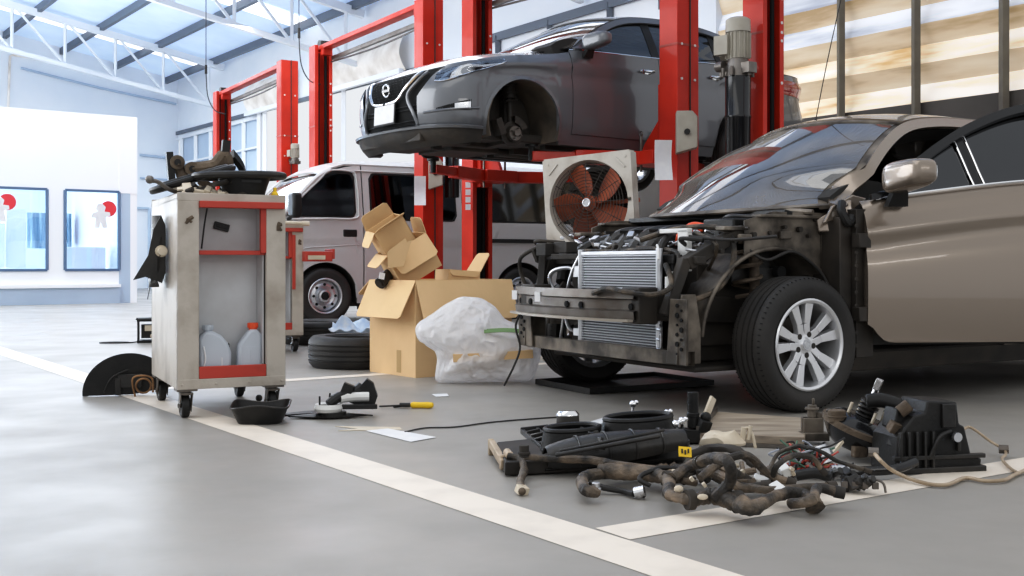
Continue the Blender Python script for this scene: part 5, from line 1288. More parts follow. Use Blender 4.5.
mb=MB(); mb.box((.13,-.135,.17),(.46,.10,.045),(0,-.05,.03)); o=mb.build('cardboard_sheet',M['card'],t); mb=MB(); mb.grid(lambda u,v:V((.08+.34*u,-.20+.03*v,.305+.02*math.sin(u*3)+.02*v-.03*u)),8,2,.003); mb.build('green_leaflet',mat('green_print',(.16,.26,.10),.6),t)
# ================================================================ FAN
Yf=7.85; fc=at(588,203,Yf); fr=R_(-29)
t=thing('drum_fan','square framed industrial fan with orange blades behind the open engine bay','fan',fc)
t.rotation_euler=Euler((0,0,0)); rot=(Matrix.Rotation(fr,3,'Z')@Matrix.Rotation(R_(-3.5),3,'Y')).to_euler(); t.rotation_euler=rot
hw=.335;r0=.288
mb=MB()
def plate(u,v):   # square plate with round mouth flaring inward
    a=2*PI*u; c_,s_=math.cos(a),math.sin(a); k=hw/max(abs(c_),abs(s_)); 
    if v<.5: r=k+(r0+.02-k)*(v/.5); y=0
    else: r=r0+.02-.02*((v-.5)*2)**.5; y=.12*((v-.5)*2)
    return V((r*c_,y,r*s_))
mb.grid(plate,96,8,.004)
for s in (-1,1): mb.b2((s*hw,-.0,-hw),(s*(hw+.012),.10,hw)); mb.b2((-hw,0,s*hw),(hw,.10,s*(hw+.012)))
for sx in (-1,1):
    for sz in (-1,1): mb.cyl((sx*(hw-.03),-.004,sz*(hw-.03)),(sx*(hw-.03),.002,sz*(hw-.03)),.010,n=10); mb.box((sx*(hw-.07),-.004,sz*(hw-.07)),(.10,.008,.012),(0,sx*sz*PI/4*1.0,0))
mb.build('frame',M['fanw'],t)
mb=MB()
for k in range(1,13): mb.ring((0,-.01-.012*math.cos(k/12*PI/2),0),(0,1,0),r0*k/12.5,.0022,56,5)
for k in range(12): a=k*PI/6; mb.tube([(.04*math.cos(a),-.022,.04*math.sin(a)),(r0*.6*math.cos(a),-.016,r0*.6*math.sin(a)),(r0*math.cos(a),0,r0*math.sin(a))],.003,5,3)
mb.build('guard_grille',M['framed'],t)
mb=MB(); mb.ring((0,-.026,0),(0,1,0),.026,.007,24,8); mb.cyl((0,-.028,0),(0,-.018,0),.022,n=20); mb.build('centre_badge',M['alu'],t)
for k in range(5):
    a=k*2*PI/5+.5; mb=MB()
    def bl(u,v):
        r=.05+.235*u; wd=.06+.10*math.sin(min(1,u*1.15)*PI*.62); th=(v-.5)*wd*2/ max(r,.08)*.55+a+.25*u
        return V((r*math.cos(th),.06+(v-.5)*.09,r*math.sin(th)))
    mb.grid(bl,12,8,.004); mb.build('fan_blade',M['fanb'],t)
mb=MB(); mb.cyl((0,.02,0),(0,.20,0),.055,n=20); mb.bar((-hw,.14,0),(hw,.14,0),.03,.03); mb.build('motor',M['fanb'],t)
mb=MB(); mb.grid(lambda u,v:V((r0*.98*v*math.cos(2*PI*u),.22,r0*.98*v*math.sin(2*PI*u))),40,6,.004)
for k in range(9): mb.bar((-.24,.20,-.24+.06*k),(.24,.20,-.24+.06*k),.05,.004)
mb.build('dark_backing',M['framed'],t)  # dark disc and slats added so the fan mouth reads dark
mb=MB(); 
for s in (-1,1): mb.bar((s*(hw-.01),.03,-.20),(s*(hw+.03)-.07,-.01,-1.20),.05,.025,V((1,0,0))); mb.bar((s*(hw-.01),.12,-.20),(s*(hw+.02)-.05,.40,-1.18),.05,.025,V((1,0,0)))
mb.bar((-hw,.0,-1.05),(hw,0,-1.08),.03,.03); mb.build('stand_legs',M['fanw'],t,.003)
# ================================================================ SMALL THINGS ON THE FLOOR, left
def gl(name,label,cat,px,py,rz=0,group=None): return thing(name,label,cat,G(px,py),rz,group)
t=gl('splash_guard','black arched plastic splash guard standing on the floor left of the cart','splash guard',124,396,.25)
mb=MB()
def sgf(u,v):
    a=PI*(1-u*.93); r=(.155+.09*math.sin(a*.5+.4)); return V((.0+r*math.cos(a)*1.05*(1-.0*v)+.04,(.02+.18*v),max(.003,(r*.86+.02)*math.sin(a)*(1-.10*v))))
mb.grid(sgf,32,6,.005)
mb.add([sgf(i/32,0) for i in range(33)]+[V((.04,.03,.004))],[(i,i+1,33) for i in range(32)]); mb.build('shell',M['black'],t)
mb=MB(); mb.box((.03,.0,.08),(.12,.015,.07)); mb.box((-.03,-.005,.05),(.03,.01,.09)); mb.tube([(-.10,-.005,.02),(-.06,-.01,.10),(.02,-.01,.14)],.005,6); mb.build('ribs',M['blackd'],t,.003)
mb=MB(); mb.ring((.10,-.03,.055),(0,1,0),.038,.006,24,8); mb.tube([(.06,-.05,.0),(.05,-.05,.10),(.14,-.05,.10),(.15,-.05,.02)],.006,6); mb.build('fog_lamp_mount',M['copper'],t,.002)
t=gl('battery_charger','small dark boxy stand with loop of cable on the floor behind the cart','charger',150,343,.3)
mb=MB(); 
for x in (-.10,.08):
    for y in (0,.2): mb.bar((x,y,0),(x,y,.21),.015,.015)
mb.bar((-.12,0,.21),(.1,0,.21),.02,.012); mb.bar((-.12,.2,.21),(.1,.2,.21),.02,.012); mb.box((-.01,.1,.20),(.2,.2,.02)); mb.box((-.01,.1,.012),(.2,.2,.02)); mb.box((.0,.12,.10),(.15,.14,.12)); mb.build('stand',M['black'],t)
mb=MB(); mb.box((.0,.04,.13),(.09,.02,.05)); mb.cyl((.02,.03,.06),(.02,.05,.06),.02,n=12); mb.build('gauge',M['cream'],t)
mb=MB(); mb.tube([(-.05,.05,.02),(-.16,.0,.008),(-.36,-.02,.008),(-.42,.06,.008),(-.30,.10,.008),(-.18,.02,.010),(-.3,-.04,.010),(-.40,0,.01)],.006,6); mb.build('cable',M['wire'],t)
t=gl('plastic_tray','small black tapered plastic tray on the floor before the cart','tray',258,425,.1)
mb=MB(); 
def tr(u,v):
    a=2*PI*u; k=4; c_,s_=math.cos(a),math.sin(a); r=1/((abs(c_)**k+abs(s_)**k)**(1/k)); sx=.095+.03*v; sy=.10+.03*v
    return V((r*c_*sx,r*s_*sy+.1,.003+.075*v+.008*math.sin(a*3)*v))
mb.grid(tr,48,5,.004); mb.grid(lambda u,v:(lambda q:V((q.x*v,(q.y-.1)*v+.1,.004)))(tr(u,0)),48,2,.002); mb.build('tray_body',M['black'],t)
mb=MB(); mb.tube([tr(i/48,1) for i in range(49)],.005,6,1); mb.build('rim',M['blackd'],t)
mb=MB(); mb.sphere(G(259,398,.018),.018); tag(mb.build('rubber_ball',M['black']),'small black rubber plug on the floor under the cart','plug')
t=gl('wiper_assembly','black plastic part with white collar lying between cart and screwdriver','car part',333,418,.1)
mb=MB(); mb.grid(lambda u,v: V((-.20+.38*u,(.055*math.sin(PI*min(1,u*1.05)))*(2*v-1),.012+.012*math.sin(PI*v)*math.sin(PI*u))),16,6,.006); mb.cyl((.0,.0,.01),(.0,0,.03),.06,n=24); mb.build('base_disc',M['black'],t)
mb=MB(); mb.lathe([(0,.03),(.058,.03),(.066,.045),(.06,.065),(.045,.06),(.04,.035)],(-.02,.0,0),n=28); mb.tube([(.03,.02,.085),(.08,.04,.09),(.16,.05,.09)],.022,10); mb.build('white_collar',M['whitep'],t)
mb=MB(); mb.tube([(-.02,0,.06),(.02,.02,.09),(.08,.06,.10),(.13,.08,.13)],lambda q:.022+.006*q,10); mb.prism([(.06,.07),(.15,.17),(.18,.15),(.20,.09),(.18,.03),(.12,.04)],(0,.05,0),(1,0,0),(0,0,1),(0,1,0),.06); mb.box((.06,.05,.12),(.05,.05,.06),(0,.4,0)); mb.cyl((-.06,0,.06),(-.06,0,.10),.005,n=6); mb.cyl((-.02,.03,.06),(-.015,.03,.11),.005,n=6); mb.box((.1,.0,.05),(.2,.03,.02)); mb.build('bracket',M['black'],t,.003)
t=gl('plastic_strip','thin black flat plastic strip on the floor beside the tray','strip',318,416,.05); mb=MB(); mb.grid(lambda u,v:V((-.16+.30*u,(.03+.02*math.sin(PI*u))*(2*v-1)+.03,.006+.01*math.sin(PI*u))),12,4,.005); mb.build('blade',M['black'],t)
t=thing('screwdriver','screwdriver with a yellow handle lying on the floor','screwdriver',G(412,405,.016),R_(-4))
mb=MB(); mb.lathe([(0,-.055),(.012,-.055),(.016,-.045),(.0145,-.01),(.016,.03),(.013,.05),(.008,.055),(0,.055)],(.05,0,0),(1,0,0),10); mb.build('handle',M['yellow'],t)
mb=MB(); mb.cyl((-.005,0,0),(-.16,0,-.008),.0045,n=8); mb.build('shaft',M['wire'],t)
mb=MB(); mb.cyl((-.01,0,0),(-.06,0,0),.011,n=10); mb.tube([(-.01,.01,-.005),(-.05,.025,-.008),(-.09,0,-.010)],.006,6); mb.build('dark_sleeve',M['blackd'],t)
def flat(name,label,cat,pts,m,z=.004,th=.002):
    mb=MB(); P=[G(x,y,z) for x,y in pts]; n=len(P); mb.add(P+[p-V((0,0,th)) for p in P],[tuple(range(n)),tuple(range(n,2*n))[::-1]]+[(i,(i+1)%n,n+(i+1)%n,n+i) for i in range(n)]); return tag(mb.build(name,m),label,cat)
flat('paper_sheet','long white sheet of paper lying flat on the floor by the screwdriver','paper',[(366,430.5),(388,428.5),(436,437),(411,441.5)],M['paper'])
flat('masking_tape','two thin beige tape strips crossing on the floor beside the white sheet','tape',[(335,426),(400,427),(402,429.5),(338,430.5),(358,428.5)],M['cream'],.003)
flat('paper_scrap','tiny white paper scrap on the floor near the plastic bag','paper',[(432,394),(447,393.5),(449,396),(436,396.5)],M['paper'])
mb=MB(); mb.tube([G(x,y,.004) for x,y in ((405,432),(425,428),(455,427),(485,423),(505,421),(530,419),(560,417))],.0035,5); tag(mb.build('thin_wire',M['wire']),'thin dark wire trailing across the floor from paper sheet to the parts pile','wire')
# ================================================================ PILE OF REMOVED PARTS
def tubeobj(name,label,cat,pts,r,m,parts=None,n=10,wob=0,group=None):
    """pts = (px, py, z): points on rays at height z above the slab"""
    P=[G(x,y,z) for x,y,z in pts]; o0=V((P[0].x,P[0].y,0)); t=thing(name,label,cat,o0,0,group)
    mb=MB(); mb.tube([p-o0 for p in P],r,n,7)
    if wob: mb.v=[tuple(V(v)+noise.noise_vector((V(v)+o0)*28)*wob) for v in mb.v]
    mb.build('tube',m,t); t['o']=0; del t['o']
    return t,o0,P
# radiator cowl / cooling tray with two round fan mouths
c=G(604,455,0); t=thing('fan_shroud','dusty black twin fan shroud lying on the floor at the left of the parts pile','fan shroud',c,R_(12))
def LS(px,py,z): 
    p=G(px,py,z)-c; a=-R_(12); return V((p.x*math.cos(a)-p.y*math.sin(a),p.x*math.sin(a)+p.y*math.cos(a),z))
mb=MB()
# front curved bar
A,B=LS(545,459,.05),LS(683,440,.10)
def cyl_(u,v):
    p=A.lerp(B,u); r=.045+.028*math.sin(PI*min(1,u*1.0)**.7); a=-.6+PI*1.1*v; return p+V((0,-math.cos(a)*r,math.sin(a)*r*.85+.012*math.sin(u*9)*0))
mb.grid(cyl_,40,12,.006)
for k in range(4):
    u=.22+.2*k; mb.tube([cyl_(u,j/8)+V((0,-.002,.003)) for j in range(9)],.004,6,1)
mb.build('front_cover',M['blackd'],t)
mb=MB()
for k,(px,py,z,rx,ry) in enumerate(((572,438,.09,.095,.075),(638,427,.12,.12,.085))):
    q=LS(px,py,z); n=40
    def mouth(u,v):
        a=2*PI*u; s=1+.18*v; return q+V((rx*s*math.cos(a),ry*s*math.sin(a)+(.0),.035*(1-v)**1.5-.05*v+.06*ry*0+.10*(rx*math.cos(a))*(.5)))
    mb.grid(mouth,n,5,.006); mb.tube([mouth(i/n,0) for i in range(n+1)],.010,8,1)
    mb.grid(lambda u,v:(lambda m_:V((q.x+(m_.x-q.x)*v,q.y+(m_.y-q.y)*v,m_.z-.055)))(mouth(u,0)),n,2,.004)
mb.build('fan_mouths',M['black'],t)
mb=MB()
mb.add([LS(532,446,.03),LS(548,430,.04),LS(664,412,.10),LS(690,440,.09),LS(684,458,.03),LS(545,470,.02)]+[LS(532,446,.0),LS(548,430,.0),LS(664,420,.0),LS(690,450,.0),LS(684,462,.0),LS(545,474,.0)],[(0,1,2,3,4,5),(6,11,10,9,8,7)]+[(i,(i+1)%6,6+(i+1)%6,6+i) for i in range(6)])
mb.build('shroud_plate',M['black'],t,.004)
mb=MB()
for k in range(7):
    u=k/6; mb.bar(LS(527+26*u,433+22*u,.06),LS(540+26*u,430+20*u,.07),.012,.014)
mb.bar(LS(522,431,.05),LS(551,456,.05),.014,.02); mb.bar(LS(536,428,.06),LS(562,452,.06),.012,.016); mb.bar(LS(521,430,.055),LS(548,427,.07),.014,.02)
for k in range(9): p=LS(592+random.uniform(-12,12),438+random.uniform(-8,8),.11); mb.box(p,(.02,.012,.03),(.3,.2,k))
mb.tube([LS(556,455,.08),LS(600,447,.115),LS(660,436,.15)],.008,6); mb.tube([LS(560,451,.09),LS(610,441,.13),LS(664,430,.15)],.006,6); mb.build('lattice',M['blackd'],t,.002)
mb=MB(); p=LS(568,425,.09); mb.lathe([(.0,.05),(.035,.05),(.042,.04),(.044,.0),(.04,-.03)],p,(0,.1,1),24); m_=mb.build('motor',M['framed'],t)
mb=MB(); mb.lathe([(0,.054),(.034,.053),(.043,.043),(.044,.035)],p,(0,.1,1),24); mb.build('motor_cap',M['chrome'],m_)
mb=MB(); p=LS(612,420,.12); mb.grid(lambda u,v: p+V((.10*v*math.cos(2*PI*u),.05*v*math.sin(2*PI*u),.01*(1-v)+.02*v*math.cos(2*PI*u))),30,3,.006); mb.build('silver_lid',M['cartin'],t)
mb=MB()
for px,py,z in ((667,413,.15),(676,424,.15),(682,421,.15),(633,404,.16)): 
    p=LS(px,py,z); mb.sphere(p,.014); mb.cyl(p-V((0,0,.03)),p,.006,n=8); mb.sphere(p+V((.014,.0,.006)),.009)
mb.build('shiny_clips',M['chrome'],t)
# flat tray with tan bracket at far left
t=thing('radiator','flat dark radiator panel with a tan bracket at the left end of the parts pile','radiator',G(520,455),R_(12))
c0=G(520,455)
def LQ(px,py,z): 
    p=G(px,py,z)-c0; a=-R_(12); return V((p.x*math.cos(a)-p.y*math.sin(a),p.x*math.sin(a)+p.y*math.cos(a),z))
mb=MB(); P=[LQ(505,462,.05),(LQ(497,442,.05)),LQ(555,436,.05),LQ(590,458,.05)]; mb.add(P+[V((p.x,p.y,.005)) for p in P],[(0,1,2,3),(7,6,5,4),(0,4,5,1),(1,5,6,2),(2,6,7,3),(3,7,4,0)]); mb.build('core',M['framed'],t,.004)
mb=MB(); mb.bar(LQ(492,444,.045),LQ(504,464,.03),.022,.03); mb.box(LQ(504,462,.03),(.03,.03,.05)); mb.box(LQ(491,447,.03),(.02,.02,.06)); mb.cyl(LQ(507,452,.06),LQ(510,456,.06),.014,n=10); M['tanmetal']=mat('tan_metal',(.50,.40,.29),.5,.2,(.22,.16,.10),9,.8); mb.build('tan_bracket',M['tanmetal'],t,.004)
# harness and hoses
def ends(t,o0,p,m,name='connector',s=.03,sh='cyl',d=V((0,0,1))):
    mb=MB(); p=p-o0
    if sh=='cyl': mb.cyl(p,p+d*s*1.3,s*.55,n=14); mb.cyl(p+d*s*.3,p+d*s*.6,s*.7,n=14)
    else: mb.box(p,(s,s*.8,s*.7),(.3,.2,.6))
    return mb.build(name,m,t,.002)
t,o,P=tubeobj('wiring_harness','thin dark harness ending in a red tipped plug left of the pile','wiring harness',[(508,456,.06),(520,460,.05),(524,470,.03),(520,482,.02),(522,490,.015)],.013,M['tape'],wob=.003)
ends(t,o,P[-1],M['cream'],'plug',.035,'box'); mb=MB(); mb.sphere(P[-1]-o+V((0,-.02,0)),.012); mb.build('red_tip',M['rust'],t)
t,o,P=tubeobj('coolant_pipe','long dusty brown pipe running from the left tray to the pile centre','pipe',[(524,457,.07),(552,459,.06),(590,460,.06),(620,466,.055),(660,472,.05),(685,478,.05)],lambda q:.010+.009*q,M['rubberd'],wob=.002)
ends(t,o,P[0],M['under'],s=.03)
t,o,P=tubeobj('radiator_hose','thick mud caked hose snaking along the front middle of the pile','hose',[(598,470,.05),(625,472,.05),(650,474,.05),(668,480,.05),(670,494,.05),(690,500,.045),(712,496,.05),(738,502,.05),(752,508,.045),(782,494,.05),(803,494,.045),(812,501,.035),(815,508,.02)],lambda q:.0205+.0045*math.sin(q*14)+.0016*math.sin(q*260),M['rubberd'],wob=.006,n=14)
mb=MB(); 
for i,(a,b) in enumerate(((3,.044),(5,.046),(7,.05))): mb.cyl(P[a]-o-V((.010,.0,0)),P[a]-o+V((.010,.006,0)),b*.62,n=18)
mb.build('hose_clamp',M['under'],t)
mb=MB(); mb.sphere(P[4]-o+V((.02,-.03,.02)),.014,10,(1,.6,.8)); mb.sphere(P[5]-o+V((.03,-.03,.015)),.012,10,(1.3,.6,.7)); mb.build('pale_crust',M['cream'],t)
t,o,P=tubeobj('radiator_hose','bent ribbed black hose looping up at the left of the pile centre','hose',[(640,472,.03),(600,474,.04),(583,478,.04),(585,490,.04),(596,492,.03)],.018,M['rubberd'],wob=.003)
ends(t,o,P[-1],M['alu'],s=.022)
t,o,P=tubeobj('wiring_harness','thin cable ending in a shiny round plug in front of the pile','wiring harness',[(590,483,.03),(605,488,.02),(622,491,.012),(634,494,.015)],.009,M['wire'])
mb=MB(); p=P[-1]-o+V((.012,0,.004)); mb.cyl(p-V((.01,.0,0)),p+V((.018,-.008,.008)),.016,n=16); mb.cyl(p+V((.006,0,0)),p+V((.012,-.004,.003)),.019,n=16); mb.build('shiny_plug',M['chrome'],t)
hs=[('dark hose arching over the middle of the pile toward the right','hose',[(700,478,.07),(716,466,.10),(735,456,.13),(752,458,.12),(768,474,.07),(790,482,.05)],.015,'rubberd'),
('greasy brown hose crossing behind the yellow tag','hose',[(672,478,.06),(690,466,.08),(712,460,.09),(730,470,.08),(745,480,.05)],.019,'rubberd'),
('upright bent hose standing at the centre of the pile','hose',[(716,498,.05),(730,482,.10),(728,462,.16),(712,458,.15),(700,462,.12)],.020,'tape'),
('black hose curving from the centre up to the thin bracket','hose',[(700,470,.05),(722,476,.06),(742,488,.04),(765,486,.05)],.018,'rubberd'),
('slim pipe looping over the wire bundle','hose',[(772,480,.05),(777,466,.10),(792,456,.12),(812,458,.11),(822,470,.07)],.011,'rubberd'),
('second slim pipe looping behind the wire bundle','hose',[(768,474,.05),(778,454,.10),(800,446,.13),(822,452,.12),(840,462,.09),(866,470,.06)],.008,'tape'),
('ribbed hose stub at the front right of the pile','hose',[(790,504,.03),(812,500,.05),(818,488,.06),(838,492,.05)],.018,'rubberd'),
('knotted dark tube at the rear middle of the pile','hose',[(690,455,.06),(712,448,.08),(735,450,.09),(752,462,.06)],.018,'under'),
('dark tube behind the harness end near the brake booster','hose',[(740,486,.04),(770,490,.05),(800,488,.05),(830,486,.05)],.015,'tape'),
('thin lead curling under the centre of the pile','hose',[(650,486,.03),(640,478,.05),(660,468,.07),(690,470,.06)],.009,'wire')]
for lab,cat,pts,r,m_ in hs:
    r*=.82; t,o,P=tubeobj('rubber_hose',lab,cat,pts,r,M[m_],wob=.003); 
    mb=MB(); d=(P[-1]-P[-2]).normalized(); mb.cyl(P[-1]-o-d*.01,P[-1]-o+d*.018,r*1.18,n=14); mb.build('end_collar',M['under'],t)
# black rubber pressure hose with metal ferrule
t,o,P=tubeobj('pressure_hose','smooth black pressure hose with silver ferrule leading to the black box','hose',[(848,471,.03),(870,471,.03),(895,469,.035),(915,462,.05)],.016,M['blackg'])
mb=MB(); d=(P[1]-P[0]).normalized(); p=P[0]-o; mb.cyl(p,p-d*.055,.020,n=16); 
for k in range(4): mb.cyl(p-d*(.012*k+.004),p-d*(.012*k+.008),.022,n=16)
mb.build('ferrule',M['alu'],t); mb=MB(); mb.tube([p-d*.05,p-d*.10,p-d*.13+V((0,.02,.02))],.009,8); mb.build('metal_pipe',M['steel'],t)
# bundle of coloured wires
c=G(805,478,0); t=thing('wire_bundle','tangle of red, green and grey wires with white connectors in the pile','wiring harness',c)
random.seed(21)
for nm,m_,k0 in (('red_wires',mat('wire_red',(.45,.07,.05),.5),14),('green_wires',mat('wire_green',(.08,.16,.11),.5),12),('grey_wires',mat('wire_grey',(.33,.35,.40),.5),14),('dark_wires',M['wire'],18)):
    mb=MB()
    for k in range(k0):
        p=V((random.uniform(-.07,.02),random.uniform(-.03,.05),random.uniform(.02,.06))); pts=[p]
        for j in range(4): p=p+V((random.uniform(-.03,.05),random.uniform(-.02,.03),random.uniform(-.018,.03))); p.z=max(.006,min(.13,p.z)); pts.append(p)
        mb.tube(pts,.0032,5,4)
    mb.build(nm,m_,t)
mb=MB()
for px,py,z in ((784,470,.07),(778,490,.05),(760,482,.04),(790,462,.05)):
    mb.box(G(px,py,z)-c,(.045,.03,.032),(.4,.3,px))
mb.build('white_connector',M['whitep'],t,.003)
# harness plug cluster at the front right
c=G(850,492,0); t=thing('connector_block','cluster of dark grey electrical plugs at the right end of the harness','connector',c,R_(-12)); random.seed(9)
mb=MB()
for k in range(9): 
    p=V((random.uniform(-.06,.05),random.uniform(-.03,.04),random.uniform(.02,.06))); mb.box(p,(random.uniform(.025,.045),random.uniform(.02,.04),random.uniform(.02,.05)),(random.uniform(-.6,.6),random.uniform(-.6,.6),random.uniform(0,3)))
    mb.cyl(p,p+V((.02,-.02,.01)),.012,n=10)
mb.tube([(-.16,.02,.04),(-.10,.02,.05),(-.05,.0,.04)],.018,8); mb.build('plugs',M['blackd'],t,.003)
mb=MB()
for k in range(4): mb.box((-.02+.03*k,-.04,.03),(.018,.012,.02),(0,0,.2)); 
mb.tube([(.04,-.02,.05),(.09,-.03,.04),(.10,-.04,.01)],.004,6); mb.build('terminals',M['steel'],t,.001)
# yellow tag, pale cloth-like reservoir
c=G(690,452,0); t=thing('fluid_reservoir','small pale translucent plastic reservoir among the parts','reservoir',G(722,456,0))
mb=MB(); mb.sphere((0,0,.055),.07,20,(1.15,.8,.55)); mb.v=[tuple(V(v)+noise.noise_vector(V(v)*18)*.022) for v in mb.v]; mb.build('body',M['cream'],t)
mb=MB(); mb.tube([(.07,0,.06),(.09,.01,.10),(.11,0,.08),(.12,-.01,.03)],.006,8); mb.cyl((.075,0,.06),(.08,0,.105),.010,n=12); mb.cyl((.095,0,.06),(.105,0,.11),.008,n=12); mb.build('neck',M['cream'],t)
mb=MB(); p=G(685,452,.09); mb.box(p,(.042,.006,.034),(-.5,.1,.1)); o=tag(mb.build('yellow_tag',M['yellow']),'small yellow warning tag with black print beside the shroud','tag')
mb=MB(); 
for k in range(3): mb.box(p+V((-.010+.010*k,-.0055,.004-.004*(k%2))),(.005,.003,.014),(-.5,.1,.1)); 
mb.build('print',M['wire'],o)
# plank, foot and shock post behind
c=G(750,434,0); t=thing('metal_board','flat brown weathered board lying behind the pile by the front wheel','board',c,R_(-1))
mb=MB(); P=[G(700,433,.045)-c,G(714,411.5,.045)-c,G(808,418,.045)-c,G(806,437,.045)-c]
mb.add([V((p.x,p.y,.045)) for p in P]+[V((p.x,p.y,.012)) for p in P],[(0,1,2,3),(7,6,5,4),(0,4,5,1),(1,5,6,2),(2,6,7,3),(3,7,4,0)]); mb.build('board',M['wood'],t,.003)
mb=MB(); mb.bar(P[0]+V((0,0,.01)),P[1]+V((0,0,.01)),.02,.03); mb.bar(V((P[0].x,P[0].y-.01,.008)),V((P[3].x,P[3].y-.01,.008)),.02,.012); mb.build('edge_rail',M['steel'],t)
c=G(693,443,0); t=thing('rubber_mount','short black cylinder mount standing at the left end of the board','mount',c)
mb=MB(); mb.cyl((0,0,.06),(0,0,.20),.022,n=16); mb.cyl((0,0,.10),(0,0,.12),.025,n=16); mb.box((0,0,.03),(.10,.08,.05),(0,.1,.3)); mb.box((.035,-.01,.07),(.05,.05,.05),(.3,.2,.5)); mb.sphere((.05,.0,.10),.022); mb.build('cylinder',M['black'],t,.003)
mb=MB(); mb.bar((.02,0,.03),(.09,.06,.17),.012,.03); mb.build('strut',M['cream'],t)
# master cylinder with fittings
c=G(812,443,0); t=thing('valve_body','small pale metal valve body between the board and brake booster','valve',c)
mb=MB(); mb.box((0,0,.07),(.075,.05,.06)); mb.cyl((0,0,.10),(0,0,.15),.018,n=12); mb.cyl((0,0,.13),(0,0,.14),.028,n=12); mb.cyl((-.03,0,.03),(-.03,0,.10),.014,n=10); mb.cyl((.03,0,.02),(.03,0,.12),.016,n=10); mb.cyl((.005,0,.15),(.005,0,.175),.006,n=8); mb.box((.0,-.02,.03),(.11,.06,.03)); mb.build('body',M['frame'],t,.003)
# solenoid cup
c=G(824,474,0); t=thing('solenoid','small round metal solenoid with amber base beside the coloured wires','solenoid',c)
mb=MB(); mb.cyl((0,0,.03),(-.02,.02,.085),.038,n=24); mb.cyl((-.004,.004,.05),(-.012,.012,.07),.041,n=24); mb.build('can',M['alu'],t,.002); mb=MB(); mb.cyl((.004,-.004,.015),(0,0,.03),.030,n=20); mb.build('amber_base',M['copper'],t)
mb=MB(); mb.bar((.02,.01,.05),(.08,.06,.10),.008,.012); mb.build('stem',M['cream'],t)
# brake booster: round disc lying tilted, pushrod boot on top
c=G(860,458,0); t=thing('brake_booster','round black brake booster with ribbed boot and shiny pushrod','brake booster',c,R_(10))
ax=V((.20,-.10,1)).normalized(); o=V((.0,.0,.105))
ax=V((.28,-.22,.93)).normalized()
mb=MB(); mb.lathe([(0,-.07),(.08,-.07),(.10,-.055),(.125,-.02),(.135,.0),(.138,.012),(.13,.02),(.12,.024),(.10,.04),(.05,.05),(0,.052)],o,ax,44); mb.build('shell',M['blackg'],t,ang=50)
mb=MB(); mb.lathe([(.134,-.006),(.141,-.004),(.141,.014),(.132,.018)],o,ax,44); mb.build('rolled_rim',M['rust'],t)
x,y,_=frame(ax)
mb=MB()
for k in range(4):
    mb.lathe([(.022,.05+.016*k),(.036,.053+.016*k),(.036,.060+.016*k),(.022,.063+.016*k)],o+x*.0,ax,24)
mb.build('boot',M['blackd'],t)
mb=MB(); p=o+ax*.11; mb.cyl(p,p+ax*.045,.012,n=12); q=p+ax*.045; mb.bar(q-x*.011,q-x*.011+ax*.04,.006,.022); mb.bar(q+x*.011,q+x*.011+ax*.04,.006,.022); mb.cyl(q-x*.014+ax*.03,q+x*.014+ax*.03,.006,n=8); mb.build('pushrod_fork',M['chrome'],t,.001)
mb=MB()
for k in range(4): a=k*PI/2+.6; b=o+(x*math.cos(a)+y*math.sin(a))*.065; mb.cyl(b,b+ax*.085,.006,n=8)
mb.build('mounting_stud',M['cream'],t)
mb=MB(); mb.cyl(o+V((-.105,-.03,.03)),o+V((-.105,-.03,.075)),.032,n=20); mb.cyl(o+V((-.105,-.03,.05)),o+V((-.105,-.03,.055)),.036,n=20); mb.box((.05,-.08,.03),(.10,.04,.04),(0,.1,.2)); mb.box((-.05,-.09,.04),(.05,.03,.04)); mb.build('side_bracket',M['rust'],t,.004)
mb=MB(); p=G(873,436,.1)-c; 
mb.cyl((.10,-.12,.07),(.14,-.14,.07),.018,n=10); mb.cyl((.10,-.12,.05),(.10,-.12,.10),.014,n=10); mb.build('union',M['cream'],t)
# black air box
c=G(934,470,0); t=thing('air_box','large broken black plastic air filter box at the right end of the pile','air box',c,R_(12))
mb=MB(); 
mb.prism([(-.17,.0),(.15,.0),(.155,.04),(.115,.055),(.09,.15),(.07,.16),(.06,.235),(-.05,.24),(-.06,.20),(-.10,.19),(-.16,.12)],(0,-.04,.0),(1,0,0),(0,0,1),(0,1,0),.16); mb.build('box_shell',M['black'],t,.006)
mb=MB(); 
for k in range(5): mb.box((-.155+.03*k,-.048,.075),(.010,.016,.13)); 
mb.box((.06,-.05,.10),(.012,.012,.06)); mb.b2((-.18,-.055,.045),(.16,-.035,.06)); mb.b2((-.17,-.06,.0),(.16,-.03,.02)); mb.tube([(-.05,-.05,.05),(-.02,-.06,.12),(.03,-.05,.14)],.008,6); mb.b2((.0,-.052,.15),(.05,-.04,.23)); mb.build('moulded_ribs',M['blackd'],t,.003)
mb=MB(); mb.cyl((.045,-.055,.12),(.045,-.07,.12),.016,n=14); mb.build('grey_plug',M['alu'],t)
mb=MB(); mb.tube([(-.04,.12,.20),(-.10,.16,.22),(-.15,.18,.215)],lambda q:.026,12); mb.box((-.10,.04,.17),(.09,.08,.07),(0,.2,0)); mb.box((-.13,.0,.11),(.05,.05,.07),(.2,.3,.3)); mb.build('intake_neck',M['black'],t,.006)
mb=MB(); mb.cyl((-.13,.0,.20),(-.10,-.01,.225),.022,n=16); mb.box((-.15,.0,.15),(.035,.03,.035),(.4,.3,.1)); mb.build('sensor',M['rust'],t)
